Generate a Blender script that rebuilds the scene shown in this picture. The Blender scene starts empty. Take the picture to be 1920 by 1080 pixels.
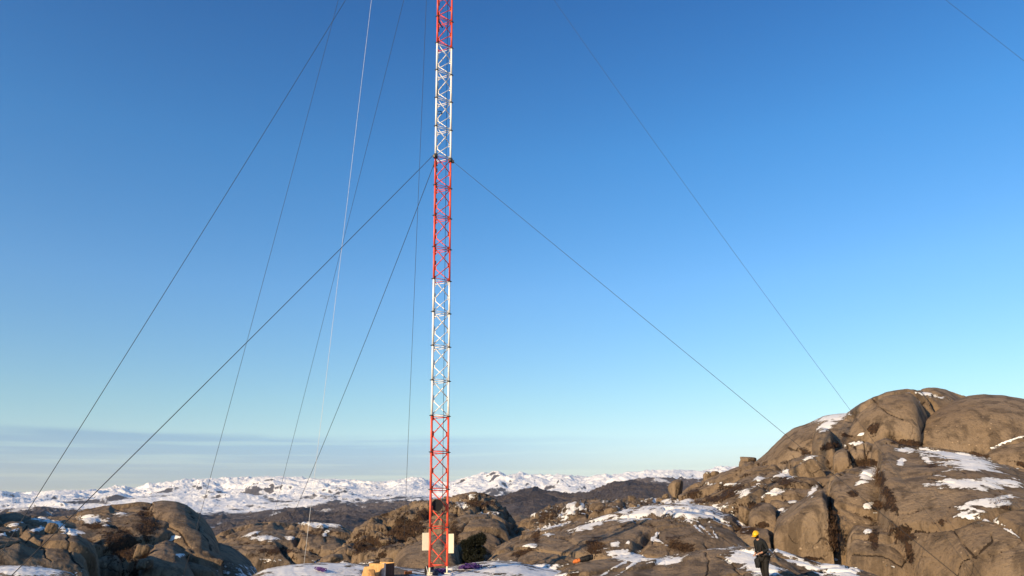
import bpy, bmesh, math, random
import numpy as np
from mathutils import Vector, Matrix
from mathutils.bvhtree import BVHTree

sc = bpy.context.scene
R = math.radians

# ------------------------------------------------------------------ camera, sky, sun, exposure
EYE = np.array([0.0, 0.0, 1.6])
FPX = 1400.0                       # focal length in pixels of a 1920 wide picture
PITCH, ROLL = R(16.14), R(0.9)
fwd = np.array([0, math.cos(PITCH), math.sin(PITCH)])
r0_ = np.array([1.0, 0, 0])
u0_ = np.array([0, -math.sin(PITCH), math.cos(PITCH)])
c_right = math.cos(ROLL) * r0_ - math.sin(ROLL) * u0_
c_up = math.sin(ROLL) * r0_ + math.cos(ROLL) * u0_
cam = bpy.data.cameras.new("camera")
cam.lens = FPX / 1920 * 36
cam.sensor_width = 36
cam.clip_start = 0.1
cam.clip_end = 80000
cam_o = bpy.data.objects.new("camera", cam)
sc.collection.objects.link(cam_o)
m = Matrix.Identity(4)
for i in range(3):
    m[i][0] = c_right[i]; m[i][1] = c_up[i]; m[i][2] = -fwd[i]; m[i][3] = EYE[i]
cam_o.matrix_world = m
sc.camera = cam_o

SUN_EL, SUN_AZ = R(18.0), R(43.0)  # azimuth: from straight behind the camera towards the left
sun_dir = np.array([-math.sin(SUN_AZ) * math.cos(SUN_EL), -math.cos(SUN_AZ) * math.cos(SUN_EL), math.sin(SUN_EL)])
sl = bpy.data.lights.new("sun", "SUN")
sl.energy = 5.0
sl.angle = R(0.53)
sl.color = (1.0, 0.76, 0.47)
so = bpy.data.objects.new("sun", sl)
sc.collection.objects.link(so)
so.rotation_euler = Vector(sun_dir).to_track_quat('Z', 'Y').to_euler()

world = bpy.data.worlds.new("World")
sc.world = world
world.use_nodes = True
wt = world.node_tree
for n in list(wt.nodes): wt.nodes.remove(n)
def wn(t, **k):
    n = wt.nodes.new(t)
    for a, b in k.items(): setattr(n, a, b)
    return n
sky = wn("ShaderNodeTexSky", sky_type='NISHITA', sun_disc=False)
sky.sun_elevation = SUN_EL
sky.sun_rotation = math.pi + SUN_AZ
sky.altitude = 300
sky.air_density = 1.0
sky.dust_density = 0.15
sky.ozone_density = 2.0
bg = wn("ShaderNodeBackground"); bg.inputs[1].default_value = 0.15
wo = wn("ShaderNodeOutputWorld")
# thin stratus bands low over the mountains: clouds of the sky itself, placed by direction
tc = wn("ShaderNodeTexCoord")
sx = wn("ShaderNodeSeparateXYZ"); wt.links.new(tc.outputs['Generated'], sx.inputs[0])
def wmath(op, a, b=None, c=None, clamp=False):
    n = wn("ShaderNodeMath", operation=op); n.use_clamp = clamp
    for i, v in enumerate((a, b, c)):
        if v is None: continue
        if isinstance(v, (int, float)): n.inputs[i].default_value = v
        else: wt.links.new(v, n.inputs[i])
    return n.outputs[0]
def wstep(v, a, b):
    n = wn("ShaderNodeMapRange", interpolation_type='SMOOTHSTEP')
    wt.links.new(v, n.inputs[0]); n.inputs[1].default_value = a; n.inputs[2].default_value = b
    return n.outputs[0]
mp = wn("ShaderNodeMapping"); wt.links.new(tc.outputs['Generated'], mp.inputs[0]); mp.inputs['Scale'].default_value = (2.2, 2.2, 75)
ns = wn("ShaderNodeTexNoise"); wt.links.new(mp.outputs[0], ns.inputs[0]); ns.inputs['Scale'].default_value = 1.6; ns.inputs['Detail'].default_value = 5; ns.inputs['Roughness'].default_value = .5
mp2 = wn("ShaderNodeMapping"); wt.links.new(tc.outputs['Generated'], mp2.inputs[0]); mp2.inputs['Scale'].default_value = (3, 3, 14); mp2.inputs['Location'].default_value = (3, 1, 7)
ns2 = wn("ShaderNodeTexNoise"); wt.links.new(mp2.outputs[0], ns2.inputs[0]); ns2.inputs['Scale'].default_value = 2.0; ns2.inputs['Detail'].default_value = 4
el_w = wmath('ADD', sx.outputs[2], wmath('MULTIPLY', wmath('SUBTRACT', ns2.outputs[0], .5), .016))
el_w = wmath('ADD', el_w, wmath('MULTIPLY', sx.outputs[0], .012))
band = wmath('MULTIPLY', wstep(el_w, .089, .077), 1.0)
streak = wstep(ns.outputs[0], .36, .56)
leftness = wstep(sx.outputs[0], .25, -.25)
body = wmath('MULTIPLY', band, wmath('ADD', .45, wmath('MULTIPLY', streak, .55)))
body = wmath('MULTIPLY', body, wmath('ADD', .10, wmath('MULTIPLY', leftness, .9)))
mixc = wn("ShaderNodeMix", data_type='RGBA'); mixc.blend_type = 'MULTIPLY'
wt.links.new(body, mixc.inputs[0]); hs = wn('ShaderNodeHueSaturation'); hs.inputs['Saturation'].default_value = 1.30; hs.inputs['Hue'].default_value = .505; wt.links.new(sky.outputs[0], hs.inputs['Color']); lowf = wstep(sx.outputs[2], .12, -.01); lt = wn('ShaderNodeMix', data_type='RGBA'); lt.blend_type = 'MULTIPLY'
wt.links.new(lowf, lt.inputs[0]); wt.links.new(hs.outputs[0], lt.inputs[6]); lt.inputs[7].default_value = (1.0, 1.0, 1.30, 1)
mf = wn('ShaderNodeValToRGB'); wt.links.new(sx.outputs[2], mf.inputs[0]); cr_ = mf.color_ramp
for q_, (z_, c_) in enumerate([(.050, (.97, .92, .88)), (.132, (1.04, 1.05, .95)), (.271, (1.12, 1.19, 1.17)), (.436, (.84, 1.17, 1.22)), (.60, (.58, .94, 1.10))]):
    e_ = cr_.elements[q_] if q_ < 2 else cr_.elements.new(z_)
    e_.position = z_; e_.color = tuple(v / 1.25 for v in c_) + (1,)
mt_ = wn('ShaderNodeMix', data_type='RGBA'); mt_.blend_type = 'MULTIPLY'; mt_.inputs[0].default_value = 1
wt.links.new(lt.outputs[2], mt_.inputs[6]); wt.links.new(mf.outputs[0], mt_.inputs[7]); wt.links.new(mt_.outputs[2], mixc.inputs[6]); mixc.inputs[7].default_value = (.66, .73, .90, 1)
wt.links.new(mixc.outputs[2], bg.inputs[0])
wt.links.new(bg.outputs[0], wo.inputs[0])

sc.view_settings.view_transform = 'Standard'
sc.view_settings.look = 'None'
sc.view_settings.exposure = 0.46
sc.view_settings.gamma = 1.0
sc.render.engine = 'CYCLES'
sc.cycles.use_denoising = True
sc.cycles.max_bounces = 6
sc.cycles.volume_bounces = 0

# ------------------------------------------------------------------ photo measurements -> world
def ray(px, py):
    px = np.asarray(px, float); py = np.asarray(py, float)
    return fwd * FPX + c_right * (px - 960)[..., None] + c_up * (540 - py)[..., None]
NEAR = 0.906                       # all near distances below were estimated for a slightly longer lens
def at0(px, py, r):
    """world point seen in direction (px, py), r metres away over the ground"""
    d = ray(px, py)
    return EYE + d * (np.asarray(r, float) / np.hypot(d[..., 0], d[..., 1]))[..., None]
def at(px, py, r): return at0(px, py, np.asarray(r, float) * NEAR)
def azel(px, py):
    d = ray(px, py)
    return np.arctan2(d[..., 0], d[..., 1]), np.arctan2(d[..., 2], np.hypot(d[..., 0], d[..., 1]))
def seen(P):
    v = P - EYE
    z = np.maximum(v @ fwd, .01)
    return 960 + FPX * (v @ c_right) / z, 540 - FPX * (v @ c_up) / z

# ------------------------------------------------------------------ noise (numpy)
def _hash(ix, iy, iz, seed):
    n = (ix.astype(np.uint32) * np.uint32(374761393) + iy.astype(np.uint32) * np.uint32(668265263)
         + iz.astype(np.uint32) * np.uint32(2246822519) + np.uint32((seed * 3266489917) & 0xffffffff))
    n = (n ^ (n >> np.uint32(13))) * np.uint32(1274126177)
    n = (n ^ (n >> np.uint32(16))) * np.uint32(2654435761)
    return n ^ (n >> np.uint32(15))
_G = np.array([(1,1,0),(-1,1,0),(1,-1,0),(-1,-1,0),(1,0,1),(-1,0,1),(1,0,-1),(-1,0,-1),(0,1,1),(0,-1,1),(0,1,-1),(0,-1,-1)], np.float32)
def perlin(P, seed=0):
    P = P.astype(np.float64); I = np.floor(P).astype(np.int64); f = (P - I).astype(np.float32)
    w = f * f * f * (f * (f * 6 - 15) + 10)
    out = np.zeros(len(P), np.float32)
    for dx in (0, 1):
        for dy in (0, 1):
            for dz in (0, 1):
                g = _G[_hash(I[:, 0] + dx, I[:, 1] + dy, I[:, 2] + dz, seed) % np.uint32(12)]
                d = g[:, 0] * (f[:, 0] - dx) + g[:, 1] * (f[:, 1] - dy) + g[:, 2] * (f[:, 2] - dz)
                out += d * (w[:, 0] if dx else 1 - w[:, 0]) * (w[:, 1] if dy else 1 - w[:, 1]) * (w[:, 2] if dz else 1 - w[:, 2])
    return out
def fbm(P, octaves=5, seed=0, gain=.5, ridged=False):
    s = np.zeros(len(P), np.float32); a = 1.0; t = 0
    for o in range(octaves):
        n = perlin(P * (2.03 ** o) + 17.3 * o, seed + o)
        if ridged: n = 1 - 2 * np.abs(n) * 1.4
        s += a * n; t += a; a *= gain
    return s / t
def voronoi(P, seed=0):
    I = np.floor(P).astype(np.int64); f = P - I
    F1 = np.full(len(P), 9.0); F2 = np.full(len(P), 9.0); ID = np.zeros(len(P))
    for dx in (-1, 0, 1):
        for dy in (-1, 0, 1):
            for dz in (-1, 0, 1):
                h = [_hash(I[:, 0] + dx, I[:, 1] + dy, I[:, 2] + dz, seed + k) / 4294967295.0 for k in (0, 7, 13)]
                d = np.sqrt((dx + h[0] - f[:, 0]) ** 2 + (dy + h[1] - f[:, 1]) ** 2 + (dz + h[2] - f[:, 2]) ** 2)
                near = d < F1
                F2 = np.where(near, F1, np.minimum(F2, d)); ID = np.where(near, h[0], ID); F1 = np.where(near, d, F1)
    return F1, F2, ID
def sstep(x, a, b):
    t = np.clip((x - a) / (b - a), 0, 1); return t * t * (3 - 2 * t)
def smooth1(v, k):
    if k < 2: return v
    w = np.hanning(k + 2)[1:-1]; w /= w.sum()
    p = np.pad(v, k, mode='edge')
    return np.convolve(p, w, mode='same')[k:-k]

# ------------------------------------------------------------------ object helpers
def tag(o, label=None, cat=None, group=None, kind=None):
    if label: o['label'] = label
    if cat: o['category'] = cat
    if group: o['group'] = group
    if kind: o['kind'] = kind
    return o
def link(name, me, mat=None, parent=None):
    o = bpy.data.objects.new(name, me)
    sc.collection.objects.link(o)
    if mat is not None and me is not None and not me.materials:
        for k in (mat if isinstance(mat, (list, tuple)) else [mat]): me.materials.append(k)
    if parent: o.parent = parent
    return o
def np_mesh(name, V, Fq, attrs=None, smooth=True):
    me = bpy.data.meshes.new(name)
    me.vertices.add(len(V)); me.vertices.foreach_set('co', np.ascontiguousarray(V, np.float32).ravel())
    Fq = np.ascontiguousarray(Fq, np.int32); k = Fq.shape[1]
    me.loops.add(Fq.size); me.loops.foreach_set('vertex_index', Fq.ravel())
    me.polygons.add(len(Fq)); me.polygons.foreach_set('loop_start', np.arange(0, Fq.size, k, dtype=np.int32))
    try: me.polygons.foreach_set('loop_total', np.full(len(Fq), k, np.int32))
    except Exception: pass
    if smooth: me.polygons.foreach_set('use_smooth', np.ones(len(Fq), bool))
    for n, v in (attrs or {}).items():
        a = me.attributes.new(n, 'FLOAT', 'POINT'); a.data.foreach_set('value', np.ascontiguousarray(v, np.float32))
    me.update(calc_edges=True); me.validate()
    return me
def grid_faces(nc, nr, off=0):
    i = np.arange(nc - 1)[:, None] * nr + np.arange(nr - 1)[None, :] + off
    i = i.ravel()
    return np.stack([i, i + nr, i + nr + 1, i + 1], 1)
def empty(name, loc, rz=0):
    o = bpy.data.objects.new(name, None); o.empty_display_size = .2
    sc.collection.objects.link(o); o.location = loc; o.rotation_euler = (0, 0, rz)
    return o
class MB:
    """collects shapes in one mesh"""
    def __init__(s): s.bm = bmesh.new()
    def tube(s, pts, rad, n=8, cap=True, mi=0):
        pts = [Vector(p) for p in pts]; rings = []
        rads = rad if isinstance(rad, (list, tuple)) else [rad] * len(pts)
        ref = None
        for i, p in enumerate(pts):
            d = (pts[min(i + 1, len(pts) - 1)] - pts[max(i - 1, 0)]).normalized()
            if ref is None: ref = Vector((0, 0, 1)) if abs(d.z) < .9 else Vector((1, 0, 0))
            u = d.cross(ref).normalized(); v = d.cross(u); ref = -v if False else ref
            rings.append([s.bm.verts.new(p + (u * math.cos(a) + v * math.sin(a)) * rads[i]) for a in [2 * math.pi * k / n for k in range(n)]])
        for a, b in zip(rings, rings[1:]):
            for k in range(n):
                f = s.bm.faces.new((a[k], a[(k + 1) % n], b[(k + 1) % n], b[k])); f.smooth = n > 5; f.material_index = mi
        if cap:
            for rg in (rings[0], rings[-1]):
                f = s.bm.faces.new(rg); f.material_index = mi
        return s
    def box(s, c, size, M=None, mi=0, bevel=0):
        c = Vector(c); h = Vector(size) / 2
        g = bmesh.ops.create_cube(s.bm, size=1)
        for v in g['verts']:
            p = Vector((v.co.x * size[0], v.co.y * size[1], v.co.z * size[2]))
            v.co = (M @ p if M else p) + c
        if bevel:
            es = list({e for v in g['verts'] for e in v.link_edges})
            bmesh.ops.bevel(s.bm, geom=es, offset=bevel, segments=2, affect='EDGES', profile=.5)
        for v in g['verts']:
            if v.is_valid:
                for f in v.link_faces: f.material_index = mi
        return s
    def prism(s, outline, thick, M, mi=0):
        """outline: 2-D points in M's local xz plane, thick along local y"""
        a = [s.bm.verts.new(M @ Vector((x, -thick / 2, z))) for x, z in outline]
        b = [s.bm.verts.new(M @ Vector((x, thick / 2, z))) for x, z in outline]
        fs = [s.bm.faces.new(a), s.bm.faces.new(b[::-1])]
        n = len(a)
        for k in range(n): fs.append(s.bm.faces.new((a[(k + 1) % n], a[k], b[k], b[(k + 1) % n])))
        for f in fs: f.material_index = mi
        return s
    def mesh(s, name):
        bmesh.ops.recalc_face_normals(s.bm, faces=s.bm.faces)
        me = bpy.data.meshes.new(name); s.bm.to_mesh(me); s.bm.free(); return me
    def build(s, name, mat, parent=None): return link(name, s.mesh(name), mat, parent)

# ------------------------------------------------------------------ materials
class NT:
    def __init__(s, name):
        s.m = bpy.data.materials.new(name); s.m.use_nodes = True; s.t = s.m.node_tree
        s.b = s.t.nodes['Principled BSDF']; s.b.inputs['Roughness'].default_value = .85
        s.b.inputs['Specular IOR Level'].default_value = .25
    def n(s, t, **k):
        x = s.t.nodes.new(t)
        for a, b in k.items(): setattr(x, a, b)
        return x
    def set(s, sock, v):
        if isinstance(v, bpy.types.NodeSocket): s.t.links.new(v, sock)
        elif isinstance(v, (tuple, list)) and len(v) == 3 and sock.type == 'RGBA': sock.default_value = (*v, 1)
        else: sock.default_value = v
    def math(s, op, a, b=0.0, clamp=False):
        x = s.n('ShaderNodeMath', operation=op); x.use_clamp = clamp
        s.set(x.inputs[0], a); s.set(x.inputs[1], b); return x.outputs[0]
    def step(s, v, a, b, lo=0.0, hi=1.0):
        x = s.n('ShaderNodeMapRange', interpolation_type='SMOOTHSTEP')
        s.set(x.inputs[0], v); x.inputs[1].default_value = a; x.inputs[2].default_value = b; x.inputs[3].default_value = lo; x.inputs[4].default_value = hi
        return x.outputs[0]
    def mix(s, f, a, b, mode='MIX'):
        x = s.n('ShaderNodeMix', data_type='RGBA'); x.blend_type = mode
        s.set(x.inputs[0], f); s.set(x.inputs[6], a); s.set(x.inputs[7], b); return x.outputs[2]
    def pos(s, scale=(1, 1, 1), loc=(0, 0, 0)):
        tcn = s.n('ShaderNodeTexCoord'); mpn = s.n('ShaderNodeMapping')
        s.t.links.new(tcn.outputs['Object'], mpn.inputs[0]); mpn.inputs['Scale'].default_value = scale; mpn.inputs['Location'].default_value = loc
        return mpn.outputs[0]
    def noise(s, vec, scale, detail=5, rough=.55, dist=0):
        x = s.n('ShaderNodeTexNoise'); s.set(x.inputs['Vector'], vec); x.inputs['Scale'].default_value = scale
        x.inputs['Detail'].default_value = detail; x.inputs['Roughness'].default_value = rough; x.inputs['Distortion'].default_value = dist
        return x.outputs[0]
    def attr(s, name):
        x = s.n('ShaderNodeAttribute'); x.attribute_name = name; return x.outputs['Fac']
    def bump(s, h, strength, dist, prev=None):
        x = s.n('ShaderNodeBump'); x.inputs['Strength'].default_value = strength; x.inputs['Distance'].default_value = dist
        s.set(x.inputs['Height'], h)
        if prev is not None: s.set(x.inputs['Normal'], prev)
        return x.outputs[0]
    def color(s, c): s.set(s.b.inputs['Base Color'], c)

def rock_mat(name, base, dark, pale, veg1, veg2, k=1.0, snow_edge=.66, autosnow=0.0, bump=1.0):
    """bare rock with lichen, water streaks, joints, heather with painted shade ('veg') and snow ('snow') lying where the attributes say"""
    t = NT(name)
    P = t.pos()
    n_big = t.noise(P, .16 * k, 5, .55); n_mid = t.noise(P, .8 * k, 7, .62); n_fine = t.noise(P, 5 * k, 6, .7)
    st = t.noise(t.pos((1, 1, .10)), .9 * k, 6, .65, .4)
    c = t.mix(t.step(n_big, .35, .68), base, pale)
    c = t.mix(t.step(st, .46, .62, 0, .8), c, dark)
    c = t.mix(t.step(n_mid, .52, .72, 0, .42), c, dark)
    c = t.mix(t.step(n_fine, .55, .72, 0, .6), c, pale)
    c = t.mix(t.step(n_fine, .46, .30, 0, .75), c, dark)
    lich = t.n('ShaderNodeTexVoronoi'); t.set(lich.inputs['Vector'], P); lich.inputs['Scale'].default_value = 2.6 * k
    lm = t.math('MULTIPLY', t.step(lich.outputs['Distance'], .22, .10), t.step(n_mid, .5, .62))
    c = t.mix(t.math('MULTIPLY', lm, .75), c, tuple(min(1, x * 1.7) for x in pale))
    # joints
    dv = t.n('ShaderNodeTexNoise'); t.set(dv.inputs['Vector'], P); dv.inputs['Scale'].default_value = .6 * k; dv.inputs['Detail'].default_value = 4
    vm = t.n('ShaderNodeVectorMath', operation='MULTIPLY_ADD'); t.set(vm.inputs[0], dv.outputs['Color']); vm.inputs[1].default_value = (2.2 / k,) * 3; t.set(vm.inputs[2], P)
    vo = t.n('ShaderNodeTexVoronoi', feature='DISTANCE_TO_EDGE'); t.set(vo.inputs['Vector'], vm.outputs[0]); vo.inputs['Scale'].default_value = .17 * k
    crk = t.math('MULTIPLY', t.step(vo.outputs['Distance'], .014, .003), t.step(n_big, .52, .66, 0, .7))
    vo2 = t.n('ShaderNodeTexVoronoi', feature='DISTANCE_TO_EDGE'); t.set(vo2.inputs['Vector'], vm.outputs[0]); vo2.inputs['Scale'].default_value = .55 * k
    crk = t.math('MAXIMUM', crk, t.math('MULTIPLY', t.step(vo2.outputs['Distance'], .018, .004), t.step(st, .54, .66, 0, .6)))
    crk = t.math('MAXIMUM', crk, t.step(t.math('ADD', t.attr('crack'), t.math('ADD', t.math('MULTIPLY', t.math('SUBTRACT', n_fine, .5), 1.2), t.math('MULTIPLY', t.math('SUBTRACT', n_mid, .5), 2.6))), .6, .8))
    c = t.mix(t.math('MULTIPLY', crk, .85), c, veg2)
    # heather and moss in the clefts, painted shade in the left hollow
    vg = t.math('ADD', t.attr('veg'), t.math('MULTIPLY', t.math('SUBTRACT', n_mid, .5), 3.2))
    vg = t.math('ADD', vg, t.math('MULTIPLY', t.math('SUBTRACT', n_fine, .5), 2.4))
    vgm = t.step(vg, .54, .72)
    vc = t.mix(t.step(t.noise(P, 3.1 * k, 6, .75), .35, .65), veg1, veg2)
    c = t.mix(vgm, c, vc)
    # snow
    geo = t.n('ShaderNodeNewGeometry'); sz = t.n('ShaderNodeSeparateXYZ'); t.t.links.new(geo.outputs['Normal'], sz.inputs[0])
    sn = t.math('ADD', t.attr('snow'), t.math('MULTIPLY', t.math('SUBTRACT', n_mid, .5), 2.2))
    sn = t.math('ADD', sn, t.math('MULTIPLY', t.math('SUBTRACT', t.noise(t.pos((.6, 1, 1.6)), 1.7 * k, 7, .72), .5), 3.2))
    sn = t.math('ADD', sn, t.math('MULTIPLY', t.math('SUBTRACT', n_fine, .5), 1.2))
    sn = t.math('ADD', sn, t.math('MULTIPLY', t.math('SUBTRACT', sz.outputs[2], .8), .35 + autosnow))
    snm = t.step(sn, snow_edge - .05, snow_edge + .05)
    c = t.mix(t.math('MULTIPLY', t.step(sn, snow_edge - .45, snow_edge - .08), .55), c, tuple(x * .62 for x in dark))
    sc_ = t.mix(t.step(n_fine, .3, .7), (.74, .71, .66), (.85, .83, .78))
    c = t.mix(snm, c, sc_)
    t.color(c)
    t.set(t.b.inputs['Roughness'], t.step(snm, 0, 1, .9, .65))
    hgt = t.math('ADD', t.math('MULTIPLY', n_mid, .55), t.math('MULTIPLY', n_fine, .34))
    hgt = t.math('SUBTRACT', hgt, t.math('MULTIPLY', crk, .25))
    hgt = t.math('ADD', hgt, t.math('MULTIPLY', t.math('MULTIPLY', vgm, t.noise(P, 6 * k, 4, .8)), .5))
    keep = t.math('SUBTRACT', 1.0, t.math('MULTIPLY', snm, .75))
    t.set(t.b.inputs['Normal'], t.bump(t.math('MULTIPLY', hgt, keep), .9 * bump, .55 / k))
    return t.m
M_rock = rock_mat('granite_rock', (.212, .148, .090), (.090, .063, .040), (.275, .200, .128), (.085, .045, .022), (.026, .016, .010))
M_rockfar = rock_mat('granite_rock_far', (.148, .104, .066), (.066, .047, .032), (.21, .153, .10), (.060, .040, .020), (.022, .016, .010), k=.6, autosnow=.25)

def flat_mat(name, col, rough=.5, metal=0, var=.25, scale=6.0, bumpd=0.0, dark=None):
    t = NT(name); P = t.pos(); n = t.noise(P, scale, 5, .6)
    t.color(t.mix(t.step(n, .35, .7), col, dark or tuple(x * (1 - var) for x in col)))
    t.b.inputs['Roughness'].default_value = rough; t.b.inputs['Metallic'].default_value = metal
    if bumpd: t.set(t.b.inputs['Normal'], t.bump(n, .5, bumpd))
    return t.m

# ------------------------------------------------------------------ snow, heather (with one shaded hollow) and joints on the near rocks (photo measurements)
SNOW = [(1565,784,36,7,-8),(1552,799,20,8,-20),(1746,742,24,4,8),(1720,739,25,3,8),(1729,754,8,2.5,0),
 (1535,871,26,3,-8),(1488,880,42,7,-26),(1520,862,12,9,0),(1470,894,20,4,0),(1395,931,14,13,-30),(1445,928,27,8,-24),(1484,941,11,4,0),
 (1525,921,17,6,-48),(1464,958,8,4,-20),(1361,908,18,3.5,0),(1328,908,10,3,0),(1422,903,12,7,-40),(1283,941,20,6,0),(1253,942,7,6,0),
 (1375,955,6,4,0),(1339,953,11,6,0),(1394,984,12,7,15),(1630,891,22,12,-30),(1615,905,13,5,-20),(1626,951,10,6,-20),(1633,964,11,3.5,0),
 (1628,997,8,4,0),(1605,832,20,4,-15),(1614,816,9,3,-15),(1700,845,22,6,0),(1790,857,72,9,9),(1822,876,52,13,5),(1738,863,11,5,20),
 (1690,867,8,6,-60),(1767,890,12,3,0),(1830,908,76,11,0),(1845,945,50,13,-12),(1828,972,38,8,5),(1878,834,48,3,-20),(1894,995,36,4,35),
 (1665,1071,13,12,0),(1563,1050,7,4,0),(1405,1045,52,16,6),(1432,1066,40,18,20),(1490,1050,50,7,25),(1580,1072,55,14,8),(1253,1052,32,8,-13),
 (1147,1069,32,3,-30),(1183,1062,32,3,-35),(1258,958,112,12,-2),(1200,967,52,9,-8),(1285,962,78,12,3),(1346,973,36,6,25),(1112,985,48,5,-16),
 (1030,989,32,3,-12),(1028,1004,10,3.5,0),(1153,1022,10,5,0),(1178,1020,4,6,0),(1233,1015,22,3,25),(1231,1003,8,4,-50),(1175,1041,42,9,4),
 (990,1025,17,4,-10),(1300,985,26,2,40),(1320,993,21,2,40),(1340,1001,12,2.5,60),(1070,955,14,10,-60),(1055,968,14,5,0),(1130,972,30,4,-18),
 (867,949,15,7,0),(883,930,11,3,0),(919,963,20,3,5),(855,938,11,3,0),(229,965,13,4,0),(105,985,24,7,15),(133,998,19,7,15),(69,995,15,4,-15),
 (25,985,16,3,-15),(8,1002,10,3,0),(25,997,13,3,-20),(172,974,27,7,5),(197,987,6,2.5,0),(320,1009,19,4,0),(339,1042,13,3,0),(75,973,16,3,0),
 (40,1071,110,9,4),(497,1010,26,5,0),(545,1010,11,4,0),(594,985,32,5,5),(622,986,19,4,0),(611,1000,7,4,-45),(500,1052,26,4,0),(470,1003,15,3,-20),
 (595,1072,140,17,0),(930,1066,115,15,5),(800,1082,170,13,0),(1010,1078,60,10,5),(1510,868,30,2.5,-14),(1230,938,20,3,0),(1090,950,10,6,-20),(1000,965,8,4,0)]
SNOW_NEG = [(1805,889,62,4.5,2),(1845,928,62,5,-6),(1870,960,30,3,10),(800,1042,75,18,0),(1540,848,6,4,0),(1655,1077,32,8,0),(725,1082,30,12,0),(1458,1056,24,5,18)]
VEG_AND_SHADE = [(1637,806,9,12,10),(1700,831,30,7,8),(1623,869,22,9,5),(1651,897,8,20,-12),(1667,932,9,27,-22),(1651,948,22,8,0),(1688,997,22,17,30),
 (1707,1040,7,24,-12),(1521,1050,26,6,0),(1557,985,5,52,-3),(1750,874,11,4,0),(1746,909,8,4,0),(1873,943,20,8,30),(1911,869,24,5,15),(1830,852,27,5,15),
 (1475,904,18,13,0),(1767,981,8,7,0),(1552,837,18,7,-15),(1509,848,15,7,30),(1591,818,15,4,10),(1372,925,32,15,-20),(1405,949,22,8,-10),(1340,935,20,7,0),
 (1311,942,20,4,0),(1400,994,22,7,0),(1116,1026,16,18,-20),(1275,1024,34,12,15),(980,1036,24,6,-25),(1006,1008,6,14,0),(278,985,25,18,20),(270,965,15,10,0),
 (760,995,46,22,-25),(690,1022,34,14,-20),(800,962,26,10,-20),(850,1000,9,30,10),(885,945,40,8,0),(1095,960,14,7,0),(660,1076,26,7,0),(1075,1074,9,6,0),
 (225,1020,40,28,20),(180,985,24,8,0),(600,1000,30,7,0),(520,1032,40,6,0),(1140,955,30,5,-10),(1190,945,30,5,0),(1030,965,30,10,-20),(1430,985,14,5,0),(1640,1010,9,20,0),(1300,925,16,6,-10),(1600,925,10,5,0)]  # first blob: cast shade of the left hollow, painted in as heather
CRACK = [[(1778,981),(1805,1012),(1831,1046),(1862,1015),(1858,1000)],[(1728,757),(1735,785),(1715,815)],[(1586,834),(1594,868),(1580,888),(1567,884)],
 [(1598,1041),(1640,1042),(1665,1048),(1690,1065),(1704,1045)],[(80,1013),(88,1040),(98,1050)],[(120,1002),(128,1030),(140,1052),(150,1064)],
 [(0,1032),(18,1024),(45,1008),(62,1003)],[(1232,1000),(1236,1012),(1226,1024)],
 [(1315,1032),(1330,1050),(1322,1080)],[(1345,1047),(1372,1058),(1395,1080)],[(285,945),(284,965),(300,985),(335,1000),(355,1025)],
 [(350,950),(372,985),(390,1010),(398,1030)],[(1604,832),(1607,850)],[(1622,828),(1626,860)],[(1640,745),(1662,775),(1690,790)],[(1012,985),(1014,1010)],
 [(1740,900),(1790,905)],[(1480,770+70),(1520,850)]]
def blob_field(px, py, blobs):
    f = np.full(len(px), -1.8)
    for cx, cy, rx, ry, a in blobs:
        near = (np.abs(px - cx) < rx * 3.6) & (np.abs(py - cy) < max(ry, rx * (.25 + abs(math.sin(R(a))))) * 3.6)
        if not near.any(): continue
        dx = px[near] - cx; dy = py[near] - cy; ca, sa = math.cos(R(a)), math.sin(R(a))
        u = (dx * ca + dy * sa) / rx; v = (-dx * sa + dy * ca) / ry
        f[near] = np.maximum(f[near], 1.45 - .92 * np.hypot(u, v))
    return f
def crack_field(px, py, w=2.2):
    f = np.zeros(len(px))
    for pl in CRACK:
        for (x0, y0), (x1, y1) in zip(pl, pl[1:]):
            near = (px > min(x0, x1) - 9) & (px < max(x0, x1) + 9) & (py > min(y0, y1) - 9) & (py < max(y0, y1) + 9)
            if not near.any(): continue
            dx, dy = x1 - x0, y1 - y0; L = dx * dx + dy * dy
            t = np.clip(((px[near] - x0) * dx + (py[near] - y0) * dy) / L, 0, 1)
            d = np.hypot(px[near] - x0 - t * dx, py[near] - y0 - t * dy)
            f[near] = np.maximum(f[near], 1 - sstep(d, .2 * w, w * 1.3))
    return f

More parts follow.
